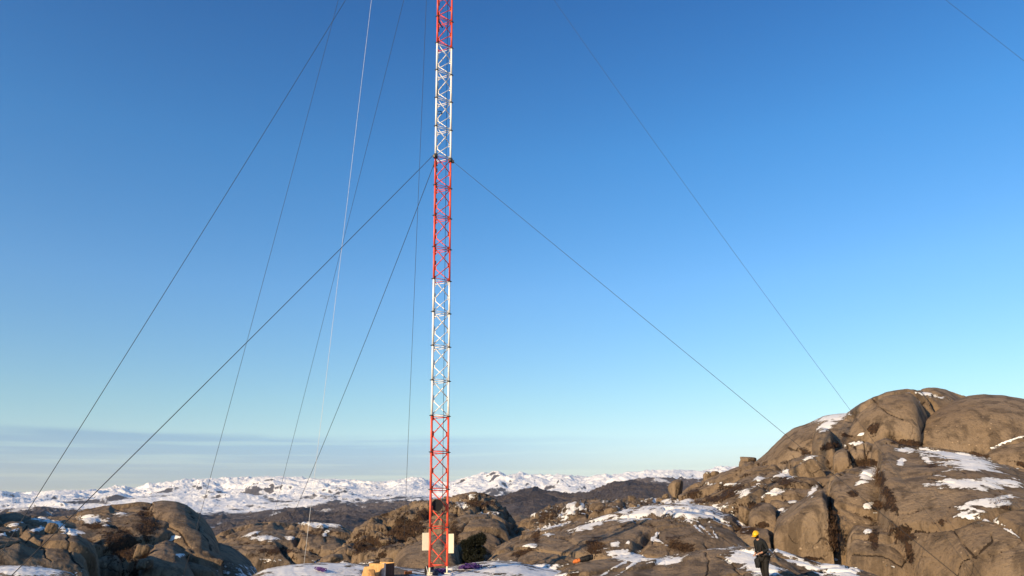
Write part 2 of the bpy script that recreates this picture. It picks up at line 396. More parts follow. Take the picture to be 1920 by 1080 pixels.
# ------------------------------------------------------------------ rock masses
SURF = []     # every built terrain surface, for standing things on it
def rock_layer(sky_pts, foot, n=2.0, n_r=None, back=15, drop=None, step=1.7, amp=.25, size=6.0, cells=None, seed=1, smooth_px=9, rows=None, fix=1.0, nb=26, fine=.05, paint=True, vegbase=-1.4, snowbase=-1.8):
    """one rounded rock mass. sky_pts: (px, py, metres) along its crest; foot: (px, py, metres) along its front base.
    It rises from the foot to the crest as a superellipse of exponent n and falls again behind."""
    S = np.array(sky_pts, float); S[:, 2] *= NEAR
    L = np.concatenate([[0], np.cumsum(np.hypot(np.diff(S[:, 0]), np.diff(S[:, 1])))])
    nc = max(12, int(L[-1] / step)); s = np.linspace(0, L[-1], nc)
    k = max(1, int(smooth_px / step))
    px, py, rr = [smooth1(np.interp(s, L, S[:, i]), k) for i in range(3)]
    Fo = np.array(foot, float); Fo[:, 2] *= NEAR
    fpy = np.interp(px, Fo[:, 0], Fo[:, 1]); frr = np.interp(px, Fo[:, 0], Fo[:, 2])
    P1 = at0(px, py, rr); P0 = at0(px, fpy, frr)
    az = np.arctan2(P1[:, 0] - EYE[0], P1[:, 1] - EYE[1])
    z1 = P1[:, 2]; z0 = np.minimum(P0[:, 2], z1 - .05); r0 = np.minimum(frr, rr - .3)
    span = np.abs(fpy - py).max()
    nf = rows or int(max(20, min(420, span / step * 1.15)))
    th = np.concatenate([np.linspace(0, 1, nf) ** .92 * math.pi / 2, math.pi / 2 + np.linspace(0, 1, nb + 1)[1:] ** 1.3 * math.pi * .42])
    e = 2.0 / n; er = 2.0 / (n_r or n)
    cs, sn = np.cos(th), np.sin(th)
    fr = np.where(th <= math.pi / 2, 1 - np.abs(cs) ** er, 0)
    bk = np.where(th > math.pi / 2, np.abs(cs) ** 1.0, 0)
    fz = np.abs(sn) ** e
    zb = (z0 - (drop if drop is not None else 0))
    rad = r0[:, None] + (rr - r0)[:, None] * np.where(th <= math.pi / 2, fr, 1)[None] + back * bk[None]
    zz = np.where(th[None] <= math.pi / 2, z0[:, None] + (z1 - z0)[:, None] * fz[None], zb[:, None] + (z1 - zb)[:, None] * fz[None])
    X = np.sin(az)[:, None] * rad + EYE[0]; Y = np.cos(az)[:, None] * rad + EYE[1]
    th = np.concatenate([[0.0], th]); rad = np.concatenate([rad[:, :1], rad], 1); sk = zz[:, :1] - .06 * r0[:, None]
    X = np.concatenate([X[:, :1], X], 1); Y = np.concatenate([Y[:, :1], Y], 1); zz = np.concatenate([sk, zz], 1)
    V = np.stack([X, Y, zz], -1); nr = len(th)
    def normals(V):
        du = np.gradient(V, axis=0); dv = np.gradient(V, axis=1)
        N = np.cross(du, dv); N /= np.maximum(np.linalg.norm(N, axis=-1, keepdims=True), 1e-9)
        return N
    N = normals(V); P = V.reshape(-1, 3); Nf = N.reshape(-1, 3)
    q = P / size + fbm(P / size * .7, 2, seed + 50)[:, None] * .5
    d = amp * fbm(q, 4, seed) * 1.6
    d += fine * fbm(P / (size * .18), 3, seed + 9) * 1.6
    cr = np.zeros(len(P)); idn = np.zeros(len(P))
    if cells:
        for ci, (csz, depth, width) in enumerate(cells):
            wob = np.stack([fbm(P / csz * .8 + 31.7 * j, 3, seed + 20 + j) for j in range(3)], 1)
            F1, F2, idn_ = voronoi(P / csz + wob * .45, seed + 40 + ci * 5)
            edge = sstep(F2 - F1, 0, width)
            d += depth * (edge - .6) + depth * .9 * (idn_ - .5) * edge
            cr = np.maximum(cr, 1 - sstep(F2 - F1, .0, width * .55))
    qx, qy = seen(P)
    wb = P / (.03 * rr.mean()); qwx = qx + 9 * fbm(wb, 3, seed + 70); qwy = qy + 9 * fbm(wb, 3, seed + 75)
    ck = crack_field(qwx, qwy) if paint else np.zeros(len(P))
    d -= ck * .0016 * np.hypot(P[:, 0], P[:, 1])
    P = P + Nf * d[:, None]
    V = P.reshape(nc, nr, 3)
    if fix:
        rv = np.hypot(V[..., 0] - EYE[0], V[..., 1] - EYE[1]); el = np.arctan2(V[..., 2] - EYE[2], rv)
        tgt = np.arctan2(z1 - EYE[2], rr)
        dl = smooth1((tgt - el.max(1)) * fix, max(1, int(14 / step)))
        w = sstep(th, 0, math.pi / 2)[None]
        V[..., 2] += rv * np.tan(dl)[:, None] * w
    P = V.reshape(-1, 3)
    qx, qy = seen(P)
    sf = np.full(len(P), -1.8); vf = np.full(len(P), -1.4)
    if paint:
        sf = np.maximum(sf, blob_field(qx, qy, SNOW)); neg = blob_field(qx, qy, SNOW_NEG); sf = np.minimum(sf, .6 - neg)
        vf = np.maximum(vf, blob_field(qx, qy, VEG_AND_SHADE))
    sf = np.maximum(sf, snowbase - .0); vf = np.maximum(vf, vegbase)
    if cells: vf = np.maximum(vf, cr * .75 - .15); ck = np.maximum(ck, cr * .5)
    Nn = normals(V).reshape(-1, 3)
    sf = sf - np.clip(.5 - Nn[:, 2], 0, 1) * 1.5
    dist = np.hypot(P[:, 0], P[:, 1])
    P = P + np.array([0, 0, 1.0]) * (np.clip(sf, 0, 1) * .0013 * dist)[:, None]
    return P, grid_faces(nc, nr), dict(snow=sf, veg=vf, crack=ck)
def terrain(name, layers, mat=None, kind='structure'):
    Vs, Fs, A = [], [], {'snow': [], 'veg': [], 'crack': []}; off = 0
    for P, F, at_ in layers:
        Vs.append(P); Fs.append(F + off); off += len(P)
        for k in A: A[k].append(at_[k])
    V = np.concatenate(Vs); F = np.concatenate(Fs)
    me = np_mesh(name, V, F, {k: np.concatenate(v) for k, v in A.items()})
    o = link(name, me, mat or M_rock); tag(o, kind=kind)
    SURF.append((V, F))
    return o
L_ = rock_layer
#RIGHT HILL
right = []
right.append(L_([(1195,962,84),(1240,944,88),(1262,934,90),(1285,921,92),(1308,907,93),(1345,891,95),(1390,874,96),(1430,862,97),(1500,850,97),(1620,830,97),(1700,820,97),(1760,830,96)],
   [(1180,985,70),(1300,990,62),(1400,1010,56),(1500,1040,54),(1600,1060,54),(1760,1060,54)], n=1.45, amp=.5, size=7, cells=[(7.5,1.0,.12),(2.8,.22,.16)], seed=3, step=1.6, back=20, vegbase=.12))
right.append(L_([(1414,868,90),(1428,858,92),(1441,847,94),(1455,832,96),(1472,815,98),(1487,804,99),(1505,798,100),(1522,792,101),(1545,781,103),(1575,777,104),(1600,776,105),(1640,776,106),(1680,790,106)],
   [(1400,895,84),(1440,895,82),(1500,890,79),(1560,885,78),(1680,890,79)], n=2.1, amp=.35, size=8, seed=5, back=22))
right.append(L_([(1521,868,78),(1523,835,80),(1528,812,82),(1540,803,83),(1555,806,83),(1564,830,82),(1566,868,80)], [(1510,875,75),(1570,875,75)], n=2.6, amp=.15, size=3, seed=6, back=6))
right.append(L_([(1580,822,92),(1588,795,94),(1604,772,97),(1622,758,99),(1642,747,101),(1665,740,103),(1697,736,105),(1721,734,106),(1740,729,108),(1752,728,109),(1772,732,111),(1802,744,114),(1830,775,114)],
   [(1570,875,82),(1600,868,80),(1650,868,78),(1700,866,79),(1730,860,86),(1830,850,94)], n=2.3, amp=.45, size=7, cells=[(9.0,.8,.10)], seed=7, back=25))
right.append(L_([(1706,826,84),(1716,805,86),(1735,788,89),(1760,768,92),(1790,752,96),(1815,743,99),(1845,740,101),(1880,742,103),(1920,749,105),(1990,765,108),(2100,800,108),(2180,850,106)],
   [(1700,860,80),(1730,866,79),(1800,872,80),(1850,880,80),(1920,890,80),(2180,920,78)], n=2.1, amp=.28, size=9, seed=9, back=30))
right.append(L_([(1836,862,80),(1845,853,81),(1860,843,82),(1880,834,83),(1920,826,84),(2000,826,84),(2100,850,83)], [(1830,880,78),(1920,900,77),(2100,920,75)], n=2.2, amp=.15, size=5, seed=10, back=10))
right.append(L_([(1562,884,72),(1562,856,73),(1568,846,74),(1580,841,75),(1590,842,75),(1594,856,74),(1594,880,73)], [(1555,892,69),(1600,892,69)], n=3.2, amp=.15, size=3, seed=12, back=6))
right.append(L_([(1592,884,74),(1594,842,75),(1600,833,76),(1625,830,77),(1642,836,77),(1646,880,75)], [(1588,892,71),(1650,892,71)], n=3.0, amp=.2, size=3, cells=[(3.0,.25,.12)], seed=13, back=6))
right.append(L_([(1560,1000,55),(1562,905,58),(1568,890,59),(1590,880,62),(1615,874,64),(1640,876,65),(1656,892,65),(1664,915,64),(1672,960,62),(1680,1010,59)],
   [(1555,1085,48.5),(1620,1085,48.5),(1690,1085,49.5)], n=2.3, amp=.35, size=6, cells=[(5.5,.28,.09)], seed=15, back=10))
right.append(L_([(1646,1090,56),(1648,860,70),(1650,830,74),(1660,824,76),(1680,834,77),(1707,838,78),(1746,841,79),(1792,847,80),(1838,857,80),(1873,868,80),(1908,878,80),(1960,890,79),(2040,915,76),(2140,970,70)],
   [(1640,1110,44),(1700,1110,42),(1800,1110,40),(1920,1110,39),(2140,1110,40)], n=1.95, amp=.40, size=8, cells=[(9.0,.38,.06),(3.2,.05,.05)], seed=17, back=20, step=1.55))
right.append(L_([(1588,1075,47),(1592,1010,49),(1600,985,50),(1616,972,52),(1640,966,53),(1665,970,53),(1684,990,52),(1698,1020,50),(1708,1075,48)],
   [(1580,1095,43),(1720,1095,43)], n=2.3, amp=.3, size=4, cells=[(4.0,.25,.12)], seed=19, back=8))
right.append(L_([(1404,1010,53),(1406,965,54),(1412,950,55),(1425,943,56),(1442,943,56),(1452,952,55),(1456,1010,54)], [(1400,1035,51),(1460,1035,51)], n=3.0, amp=.15, size=3, seed=21, back=5))
right.append(L_([(1378,1035,49),(1381,1000,50),(1390,990,51),(1410,988,51),(1440,990,51),(1446,1035,50)], [(1370,1045,47),(1450,1045,47)], n=3.0, amp=.12, size=2, seed=22, back=4))
right.append(L_([(1449,1050,49),(1450,990,50),(1455,972,51),(1472,957,52),(1493,943,53),(1520,926,54),(1540,917,55),(1548,928,55),(1553,960,54),(1558,1055,51)],
   [(1440,1070,47.5),(1500,1072,47),(1565,1072,47.5)], n=4.2, amp=.16, size=3, seed=23, back=8, fine=.03))
right.append(L_([(1550,1075,53),(1552,960,57),(1556,905,61),(1562,893,62),(1570,900,62),(1574,960,60),(1578,1075,54)], [(1545,1090,51.5),(1585,1090,51.5)], n=3.4, amp=.25, size=2.5, cells=[(1.6,.25,.2)], seed=24, back=5))
terrain('hill', right)

# MIDDLE DOMES
mid = []
mid.append(L_([(955,1010,74),(985,976,78),(1010,962,80),(1030,949,82),(1067,940,84),(1114,935,86),(1150,937,87),(1195,935,88),(1235,934,89),(1290,936,89),(1330,950,88)],
   [(940,1025,66),(1050,1000,62),(1200,970,62),(1330,970,64)], n=1.6, amp=.35, size=4, cells=[(2.6,.5,.25),(1.1,.2,.3)], seed=31, back=15, snowbase=.22, vegbase=.15))
mid.append(L_([(916,1075,46),(919,1048,48),(926,1034,50),(940,1022,52),(962,1010,54),(989,999,56),(1050,985,59),(1122,971,62),(1180,954,64),(1244,945,65),(1283,944,65),(1333,951,64),(1367,965,62),(1384,980,60),(1394,1010,57),(1402,1045,54)],
   [(905,1085,43),(1000,1085,41),(1150,1075,41),(1300,1070,42),(1410,1068,45)], n=1.9, amp=.3, size=5, cells=[(7.0,.35,.09),(3.0,.09,.06)], seed=33, back=14, step=1.5))
mid.append(L_([(1118,1056,41),(1130,1046,42),(1150,1037,43),(1180,1033,43.5),(1205,1037,43),(1222,1048,42),(1232,1058,41)], [(1110,1066,39.5),(1240,1066,39.5)], n=2, amp=.08, size=2, seed=35, back=4))
terrain('rocky_slope', mid)

# HILL BEHIND THE MAST
hm = []
hm.append(L_([(575,1062,72),(600,1050,74),(630,1036,77),(660,1011,82),(682,985,88),(702,969,91),(735,960,94),(770,945,97),(800,938,98),(830,934,98),(860,928,99),(888,922,99),(906,925,99),(922,936,98),(940,954,95),(956,976,90),(972,998,86),(990,1020,80)],
   [(570,1075,66),(700,1080,60),(850,1080,58),(990,1060,62)], n=1.6, amp=.5, size=5, cells=[(4.2,.8,.22),(1.6,.34,.28)], seed=41, back=20, step=1.5, vegbase=.22))
hm.append(L_([(842,1060,64),(846,985,70),(852,972,72),(872,965,73),(905,964,74),(930,966,74),(942,975,73),(952,1000,70),(966,1025,67),(985,1050,64)],
   [(838,1085,56),(900,1085,55),(990,1075,58)], n=2.6, amp=.35, size=4, cells=[(3.0,.35,.14)], seed=43, back=9))
hm.append(L_([(734,1078,46),(739,1052,48),(748,1036,49),(760,1024,50),(785,1015,51),(812,1003,52),(828,1000,52),(845,1006,52),(856,1020,51),(861,1045,49),(863,1078,47)],
   [(725,1095,43),(870,1095,43)], n=2.6, amp=.14, size=4, seed=45, back=8, fine=.03))
terrain('rocky_hill', hm)

# LEFT HILL
lh = []
lh.append(L_([(-330,960,90),(-200,968,90),(-80,968,90),(0,966,90),(25,962,90),(45,966,90),(100,969,90),(145,965,91),(165,955,92),(200,948,93),(240,944,94),(262,941,95),(300,946,95),(340,965,93),(380,1000,90),(410,1040,84)],
   [(-330,1080,58),(0,1050,62),(150,1070,64),(300,1075,66),(420,1080,66)], n=1.6, amp=.55, size=6, cells=[(9.0,1.1,.13),(3.4,.22,.2)], seed=51, back=22))
lh.append(L_([(276,975,86),(281,952,88),(288,941,90),(305,938,92),(330,940,93),(350,947,93),(368,960,92),(384,974,90),(396,990,87),(406,1010,83),(413,1030,79),(420,1070,74)],
   [(268,1005,80),(320,1050,72),(380,1085,67),(430,1095,66)], n=2.3, amp=.25, size=7, seed=53, back=16))
lh.append(L_([(-340,985,62),(-200,990,64),(-80,992,64),(0,988,65),(30,992,65),(60,1002,64),(75,1005,64),(88,1003,64),(110,1000,65),(135,1003,65),(150,1012,64),(160,1030,62),(168,1060,60),(175,1085,58)],
   [(-340,1090,54),(0,1090,53),(180,1095,54)], n=2.5, amp=.3, size=4, cells=[(6.5,.6,.10)], seed=55, back=14))
lh.append(L_([(262,1075,66),(270,1048,68),(280,1027,70),(292,1015,72),(310,1010,73),(330,1016,73),(346,1030,72),(360,1052,70),(372,1080,67)], [(255,1085,62),(380,1092,62)], n=2.2, amp=.2, size=4, seed=57, back=9))
lh.append(L_([(385,1075,78),(398,1030,82),(412,1018,84),(432,1024,85),(450,1036,84),(465,1050,82),(478,1068,79),(486,1088,76)], [(380,1095,72),(490,1098,72)], n=2.2, amp=.2, size=5, seed=58, back=12))
lh.append(L_([(-420,950,75),(-300,905,76),(-180,893,77),(-100,900,77),(-50,930,76),(-15,962,75),(12,990,73)], [(-420,1060,67),(12,1040,67)], n=2.2, amp=.5, size=6, seed=59, back=10, cells=[(5.0,.5,.14)]))  # unseen rise left of the view, added to shade the hollow
terrain('rocky_knoll', lh)

# SMALL DOME IN THE GAP
terrain('rock_dome', [L_([(395,1015,150),(420,997,156),(440,989,160),(480,980,164),(515,977,166),(545,981,166),(580,979,166),(610,982,165),(636,985,163),(650,993,158),(660,1005,152),(672,1030,142)],
   [(390,1066,128),(500,1068,128),(600,1072,128),(680,1066,128)], n=2.1, amp=.7, size=8, cells=[(9.0,.8,.14),(2.8,.15,.25)], seed=61, back=20)])

# FOREGROUND ROCK SHELVES
fg = []
fg.append(L_([(380,1130,33),(440,1100,35),(478,1077,36.5),(500,1068,37.5),(545,1060,38.5),(600,1056,39),(680,1058,39),(740,1063,38.5),(790,1067,38.5),(830,1064,39),(870,1057,39.5),(930,1052,40),(975,1054,39.5),(1010,1063,38.5),(1060,1072,37.5),(1100,1090,36),(1180,1130,33)],
   [(380,1140,30),(1180,1140,30)], n=1.25, amp=.07, size=4, seed=71, back=8, step=1.6, rows=120, fine=.03))
fg.append(L_([(1010,1100,33),(1040,1082,34),(1072,1062,35),(1100,1052,35.5),(1150,1047,36),(1230,1047,36.5),(1290,1036,37),(1340,1027,37.5),(1400,1025,37.5),(1450,1030,37.5),(1500,1044,37),(1540,1057,36.5),(1580,1061,36),(1630,1074,35),(1680,1095,34),(1760,1130,33)],
   [(1010,1150,29),(1760,1150,29)], n=1.25, amp=.14, size=4, seed=73, back=6, step=1.6, rows=150, fine=.03, cells=[(4.5,.2,.06)]))
fg.append(L_([(-260,1075,46),(-60,1068,46),(0,1063,46),(40,1060,46),(80,1064,45.5),(130,1074,44),(160,1090,42),(200,1120,40)], [(-260,1130,38),(200,1150,36)], n=1.5, amp=.12, size=4, seed=75, back=8, rows=150, fine=.04))
terrain('rock_shelf', fg)

# knoll out of frame on the left that shades the lower left
def dome_sheet(x, y, rx, ry, z0, h, seed):
    n = 90; u = np.linspace(-1, 1, n); U, W = np.meshgrid(u, u, indexing='ij'); d = np.hypot(U, W)
    Z = z0 + h * np.sqrt(np.clip(1 - d ** 2, 0, 1)) - 3 * np.clip(d - 1, 0, 1)
    P = np.stack([x + U * rx, y + W * ry, Z], -1).reshape(-1, 3)
    P[:, 2] += 1.2 * fbm(P / 7, 4, seed)
    one = np.full(len(P), -1.0)
    return P, grid_faces(n, n), dict(snow=one + .6, veg=one + .9, crack=one * 0)
terrain('unseen_knoll', [dome_sheet(-67, 17, 24, 20, -4, 17.8, 81)])

# GROUND: one sheet from the camera's feet to the horizon
def ground_sheet():
    na, nr = 360, 260
    az = np.linspace(-math.pi, math.pi, na); rr = 1.0 * (26000 / 1.0) ** np.linspace(0, 1, nr)
    A, Q = np.meshgrid(az, rr, indexing='ij')
    kn_r = [0, 6, 14, 25, 40, 70, 120, 250, 600, 1500, 4000, 9000, 26000]; kn_z = [0, 0, -.9, -2.6, -4.2, -6, -14, -34, -60, -90, -110, -120, -160]
    Z = np.interp(np.log(Q), np.log(np.maximum(kn_r, .5)), kn_z)
    P = np.stack([np.sin(A) * Q, np.cos(A) * Q, Z], -1).reshape(-1, 3)
    q = P[:, :2]; q = np.concatenate([q, np.zeros((len(q), 1))], 1); rq = np.hypot(P[:, 0], P[:, 1])
    P[:, 2] += fbm(q / 5, 4, 91) * np.clip(rq / 40, 0, 1) * .8 + fbm(q / 400, 5, 92) * np.clip((rq - 300) / 1500, 0, 1) * 60
    P[:, 2] -= np.clip((fbm(q / 6, 2, 94)) * 0, 0, 1)
    one = np.zeros(len(P)); inner = sstep(rq, 60, 20)
    return P, grid_faces(na, nr), dict(snow=one - 1 + inner * 1.3, veg=.1 + .5 * sstep(rq, 30, 200), crack=one)
terrain('ground', [ground_sheet()], M_rockfar)

# ------------------------------------------------------------------ far hills and snow mountains
def range_layer(sky_pts, r_foot, py_foot, rows, step, amp, size, seed, ridged=True, gain=.55, power=1.0, back=.15, snow=None, low=.15, r_amp=0):
    S = np.array(sky_pts, float); S = S[np.argsort(S[:, 0])]
    px = np.arange(S[0, 0], S[-1, 0], step); py = smooth1(np.interp(px, S[:, 0], S[:, 1]), 5); rr = np.interp(px, S[:, 0], S[:, 2])
    P1 = at0(px, py, rr); az = np.arctan2(P1[:, 0], P1[:, 1]); z1 = P1[:, 2]
    fo = at0(px, np.full(len(px), py_foot) - (px - 960) * math.tan(ROLL), np.full(len(px), float(r_foot))); z0 = fo[:, 2]
    t = np.concatenate([np.linspace(0, 1, rows), 1 + np.linspace(0, 1, 14)[1:] * back])
    rad = r_foot + (rr - r_foot)[:, None] * t[None]
    prof = np.where(t <= 1, t ** power, 1 - (t - 1) / back * .8)
    z = z0[:, None] + (z1 - z0)[:, None] * prof[None]
    V = np.stack([np.sin(az)[:, None] * rad, np.cos(az)[:, None] * rad, z], -1); P = V.reshape(-1, 3)
    q = np.concatenate([P[:, :2] / size, np.zeros((len(P), 1))], 1)
    q[:, :2] += fbm(q * .5 + 5.5, 3, seed + 30)[:, None] * .6
    nz = fbm(q, 7, seed, gain, ridged) + (0 if not ridged else -.25)
    w = np.tile(low + (1 - low) * np.clip(np.where(t <= 1, t, 1 - (t - 1) / back), 0, 1) ** .7, len(px))
    P[:, 2] += amp * nz * w
    V = P.reshape(len(px), len(t), 3)
    rv = np.hypot(V[..., 0], V[..., 1]); el = np.arctan2(V[..., 2] - EYE[2], rv); tgt = np.arctan2(z1 - EYE[2], rr)
    dl = smooth1(tgt - el.max(1), max(1, int(30 / step)))
    V[..., 2] += rv * np.tan(dl)[:, None] * np.clip(t, 0, 1)[None] ** 1.2
    P = V.reshape(-1, 3); one = np.zeros(len(P))
    return P, grid_faces(len(px), len(t)), dict(snow=np.tile(np.clip(t, 0, 1), len(px)), veg=one, crack=one)
def mountain_mat():
    t = NT('snowy_mountain'); P = t.pos()
    n1 = t.noise(P, 1 / 900, 8, .62); n2 = t.noise(P, 1 / 160, 8, .68)
    geo = t.n('ShaderNodeNewGeometry'); s = t.n('ShaderNodeSeparateXYZ'); t.t.links.new(geo.outputs['Normal'], s.inputs[0])
    h = t.attr('snow')
    f = t.math('ADD', t.math('MULTIPLY', t.math('SUBTRACT', n1, .5), 2.8), t.math('MULTIPLY', t.math('SUBTRACT', n2, .5), 1.3))
    f = t.math('ADD', f, t.math('MULTIPLY', t.math('SUBTRACT', s.outputs[2], .87), 3.6))
    f = t.math('ADD', f, t.math('MULTIPLY', t.math('SUBTRACT', h, .34), 1.7))
    m_ = t.step(f, -.20, .06)
    rock = t.mix(t.step(n2, .4, .65), (.055, .05, .055), (.10, .085, .08))
    t.color(t.mix(m_, rock, (.93, .91, .87)))
    t.b.inputs['Roughness'].default_value = .8
    t.set(t.b.inputs['Normal'], t.bump(n2, .8, 60))
    return t.m
def birch_mat():
    t = NT('bare_birch_hills'); P = t.pos()
    n1 = t.noise(P, 1 / 220, 8, .65); n2 = t.noise(P, 1 / 28, 7, .75)
    c = t.mix(t.step(n1, .4, .62), (.125, .104, .100), (.058, .052, .058))
    c = t.mix(t.step(n2, .44, .68), c, (.15, .115, .092))
    c = t.mix(t.math('MULTIPLY', t.step(n2, .40, .28, 0, .7), t.step(n1, .42, .56)), c, (.022, .02, .02))
    c = t.mix(t.math('MULTIPLY', t.step(t.noise(P, 1 / 130, 9, .75), .55, .62), t.attr('veg')), c, (.75, .74, .74))
    t.color(c); t.set(t.b.inputs['Normal'], t.bump(n2, 1.0, 20))
    return t.m
M_mtn, M_birch = mountain_mat(), birch_mat()
mt = range_layer([(-500,930,14000),(-100,926,14000),(0,925,14000),(45,923,14000),(100,921,14000),(150,920,14000),(190,917,14000),(215,912,14000),(250,915,14000),(285,907,14000),(330,902,14000),(380,898,14000),(420,896,14000),(500,893,14000),(560,896,14000),(600,898,14000),(650,899,14000),(690,904,14500),(720,903,15000),(770,896,15000),(790,898,15000),(820,904,15000),(845,903,15000),(870,896,14500),(900,889,14500),(920,888,14500),(935,884,14500),(950,893,14500),(975,886,15000),(1000,891,15000),(1050,890,15500),(1100,894,16000),(1150,890,16000),(1180,885,16000),(1230,884,16000),(1270,883,16000),(1310,884,16000),(1335,879,16000),(1352,874,16000),(1375,876,16000),(1450,885,16000),(2300,890,16000)],
   5200, 966, 300, 1.6, 300, 1700, 101, power=1.05)
terrain('snow_mountain', [mt], M_mtn)
far1 = range_layer([(-400,955,3600),(0,959,3600),(60,955,3600),(110,957,3600),(180,963,3500),(250,964,3500),(330,964,3600),(380,966,3600),(470,963,3700),(560,954,3800),(620,945,3900),(690,944,4000),(760,939,4000),(830,940,4000),(900,938,3900),(960,938,3800),(1020,936,3800),(1100,925,4000),(1150,912,4200),(1195,899,4400),(1240,896,4500),(1290,897,4500),(1340,899,4500),(1420,900,4500),(1800,905,4500)],
   1700, 1000, 150, 1.6, 75, 420, 111, power=.8)
far1[2]['veg'][:] = .9
far2 = range_layer([(300,1010,1500),(400,990,1500),(470,978,1550),(508,970,1600),(530,963,1650),(560,958,1700),(610,962,1750),(650,958,1800),(700,960,1800),(760,955,1800),(830,958,1700),(870,945,1600),(905,936,1600),(940,932,1650),(975,921,1700),(1003,913,1750),(1030,920,1750),(1070,925,1700),(1105,922,1700),(1125,913,1750),(1150,906,1800),(1185,902,1850),(1215,905,1850),(1260,915,1800),(1350,930,1700),(1500,935,1700)],
   500, 1040, 160, 1.6, 34, 190, 117, power=.75)
terrain('far_hill', [far1, far2], M_birch)
near3 = [L_([(925,1010,190),(940,985,200),(958,970,205),(975,965,206),(990,970,205),(1000,985,200),(1012,1010,190)], [(920,1030,170),(1020,1030,170)], n=1.9, amp=.8, size=9, seed=121, back=30, paint=False)]
terrain('brown_hill', near3, M_rockfar)
#END_TERRAIN

# ------------------------------------------------------------------ standing things on the rock
def bvh_of(idx):
    V, F = SURF[idx]; return BVHTree.FromPolygons([tuple(v) for v in V], [tuple(f) for f in F])
BV_SHELF = bvh_of(5)
def on_shelf(x, y, default=-1.5):
    h = BV_SHELF.ray_cast(Vector((x, y, 60)), Vector((0, 0, -1)))
    return h[0].z if h[0] is not None else default
def stand(px, py, r):
    d = ray(float(px), float(py)); h = BV_SHELF.ray_cast(Vector(EYE), Vector(d).normalized())
    if h[0] is not None and abs(math.hypot(h[0].x, h[0].y) - r * NEAR) < 6: return h[0]
    p = at(float(px), float(py), r); return Vector((p[0], p[1], on_shelf(p[0], p[1], p[2])))
def face_cam(p): return -math.atan2(p[0], p[1])     # turn so that local +y points away from the camera

# ------------------------------------------------------------------ boulders
def boulder_mesh(w, d, h, seed, planes=13, rough=.06, sub=5, snow=-1.0, boxy=.8):
    bm = bmesh.new(); bmesh.ops.create_icosphere(bm, subdivisions=sub, radius=1)
    me = bpy.data.meshes.new('boulder'); bm.to_mesh(me); bm.free()
    D = np.empty(len(me.vertices) * 3, np.float32); me.vertices.foreach_get('co', D); D = D.reshape(-1, 3).astype(float)
    D /= np.linalg.norm(D, axis=1, keepdims=True)
    rg = np.random.RandomState(seed); pl = rg.normal(size=(planes, 3)); pl /= np.linalg.norm(pl, axis=1, keepdims=True)
    pl = np.concatenate([pl, np.eye(3), -np.eye(3)]); dd = np.concatenate([rg.uniform(.72, 1.0, planes), rg.uniform(boxy, 1, 6)])
    q = (np.maximum(D @ pl.T, 0) / dd) ** 9
    rad = (q.sum(1) + 1e-9) ** (-1 / 9)
    rad *= 1 + rough * fbm(D * 1.7 + seed, 4, seed) * 2 + .02 * fbm(D * 9, 3, seed)
    V = D * rad[:, None]; V /= np.abs(V).max(0) ; V *= np.array([w / 2, d / 2, h / 2])
    me.vertices.foreach_set('co', np.ascontiguousarray(V, np.float32).ravel())
    me.polygons.foreach_set('use_smooth', np.ones(len(me.polygons), bool))
    up = V[:, 2] / (h / 2)
    for n, v in (('snow', np.where(up > .55, snow, -1.0)), ('veg', np.full(len(V), -1.0)), ('crack', np.zeros(len(V)))):
        a = me.attributes.new(n, 'FLOAT', 'POINT'); a.data.foreach_set('value', v.astype(np.float32))
    me.update(); return me
def boulder(px, py, w, h, r, label, seed, tilt=0, turn=0, depth=1.0, group='boulders lying on the hills', snow=-1.0, mat=None, **k):
    mpp = r * NEAR / FPX
    me = boulder_mesh(w * mpp * 1.04, max(w, h) * mpp * depth, h * mpp * 1.1, seed, snow=snow, **k)
    o = link('boulder', me, mat or M_rock); p = at(float(px), float(py), r); o.location = p
    o.rotation_euler = (0, R(tilt), face_cam(p) + R(turn)); tag(o, label, 'boulder', group); return o
boulder(1267, 916, 27, 34, 86, 'largest rounded boulder on the low skyline left of the rocky hill', 1, 8)
boulder(1249, 934, 13, 15, 84, 'small pointed boulder leaning at the left foot of the large skyline boulder', 2, -10)
boulder(1239, 941, 18, 13, 82, 'dark low boulder half sunk at the end of the boulder row above the snowy dome', 3)
boulder(1187, 954, 16, 20, 64, 'upright egg shaped boulder standing alone on the snowy dome', 4, 4)
boulder(1147, 961, 27, 19, 63, 'squat brown boulder left of the upright one on the snowy dome', 5, -8)
boulder(1186, 937, 16, 14, 83, 'grey boulder on the ridge straight above the upright boulder', 6, 0, mat=M_rockfar)
boulder(1403, 862, 27, 10, 96, 'flat slab boulder resting across another on the hill skyline', 7, 4, planes=8)
boulder(1394, 872, 16, 13, 95, 'short block that props up the flat slab boulder on the skyline', 8, 0)
boulder(1340, 890, 17, 11, 94, 'rounded small boulder on the skyline lower left of the flat slab', 9, 0)
boulder(1326, 893, 14, 15, 94, 'small boulder with snow at its foot on the skyline', 10, 0, snow=.9)
boulder(1517, 893, 56, 46, 70, 'big angular grey block wedged above the tall flat rock face', 14, -24, 10, planes=7, sub=5, boxy=.9)
boulder(1443, 906, 20, 15, 84, 'small squared boulder among snow below the left shoulder of the hill', 12, 0, planes=7)
boulder(1398, 966, 26, 26, 57, 'dark squared boulder at the right end of the snowy dome', 13, 6, planes=8)
boulder(1420, 910, 34, 14, 88, 'long low boulder under a snow streak on the hill slope', 15, -6)
boulder(1362, 946, 22, 12, 80, 'pale rounded boulder in the brown heather above the snowy dome', 16, 0)
boulder(96, 991, 19, 16, 66, 'round boulder on a snow patch of the left rocky knoll', 17, 0)
boulder(267, 1036, 22, 22, 66, 'sunlit angular boulder standing in the dark hollow of the left knoll', 18, 14, planes=6)
boulder(24, 966, 17, 9, 91, 'small block on the skyline at the far left', 19, 0, planes=7)
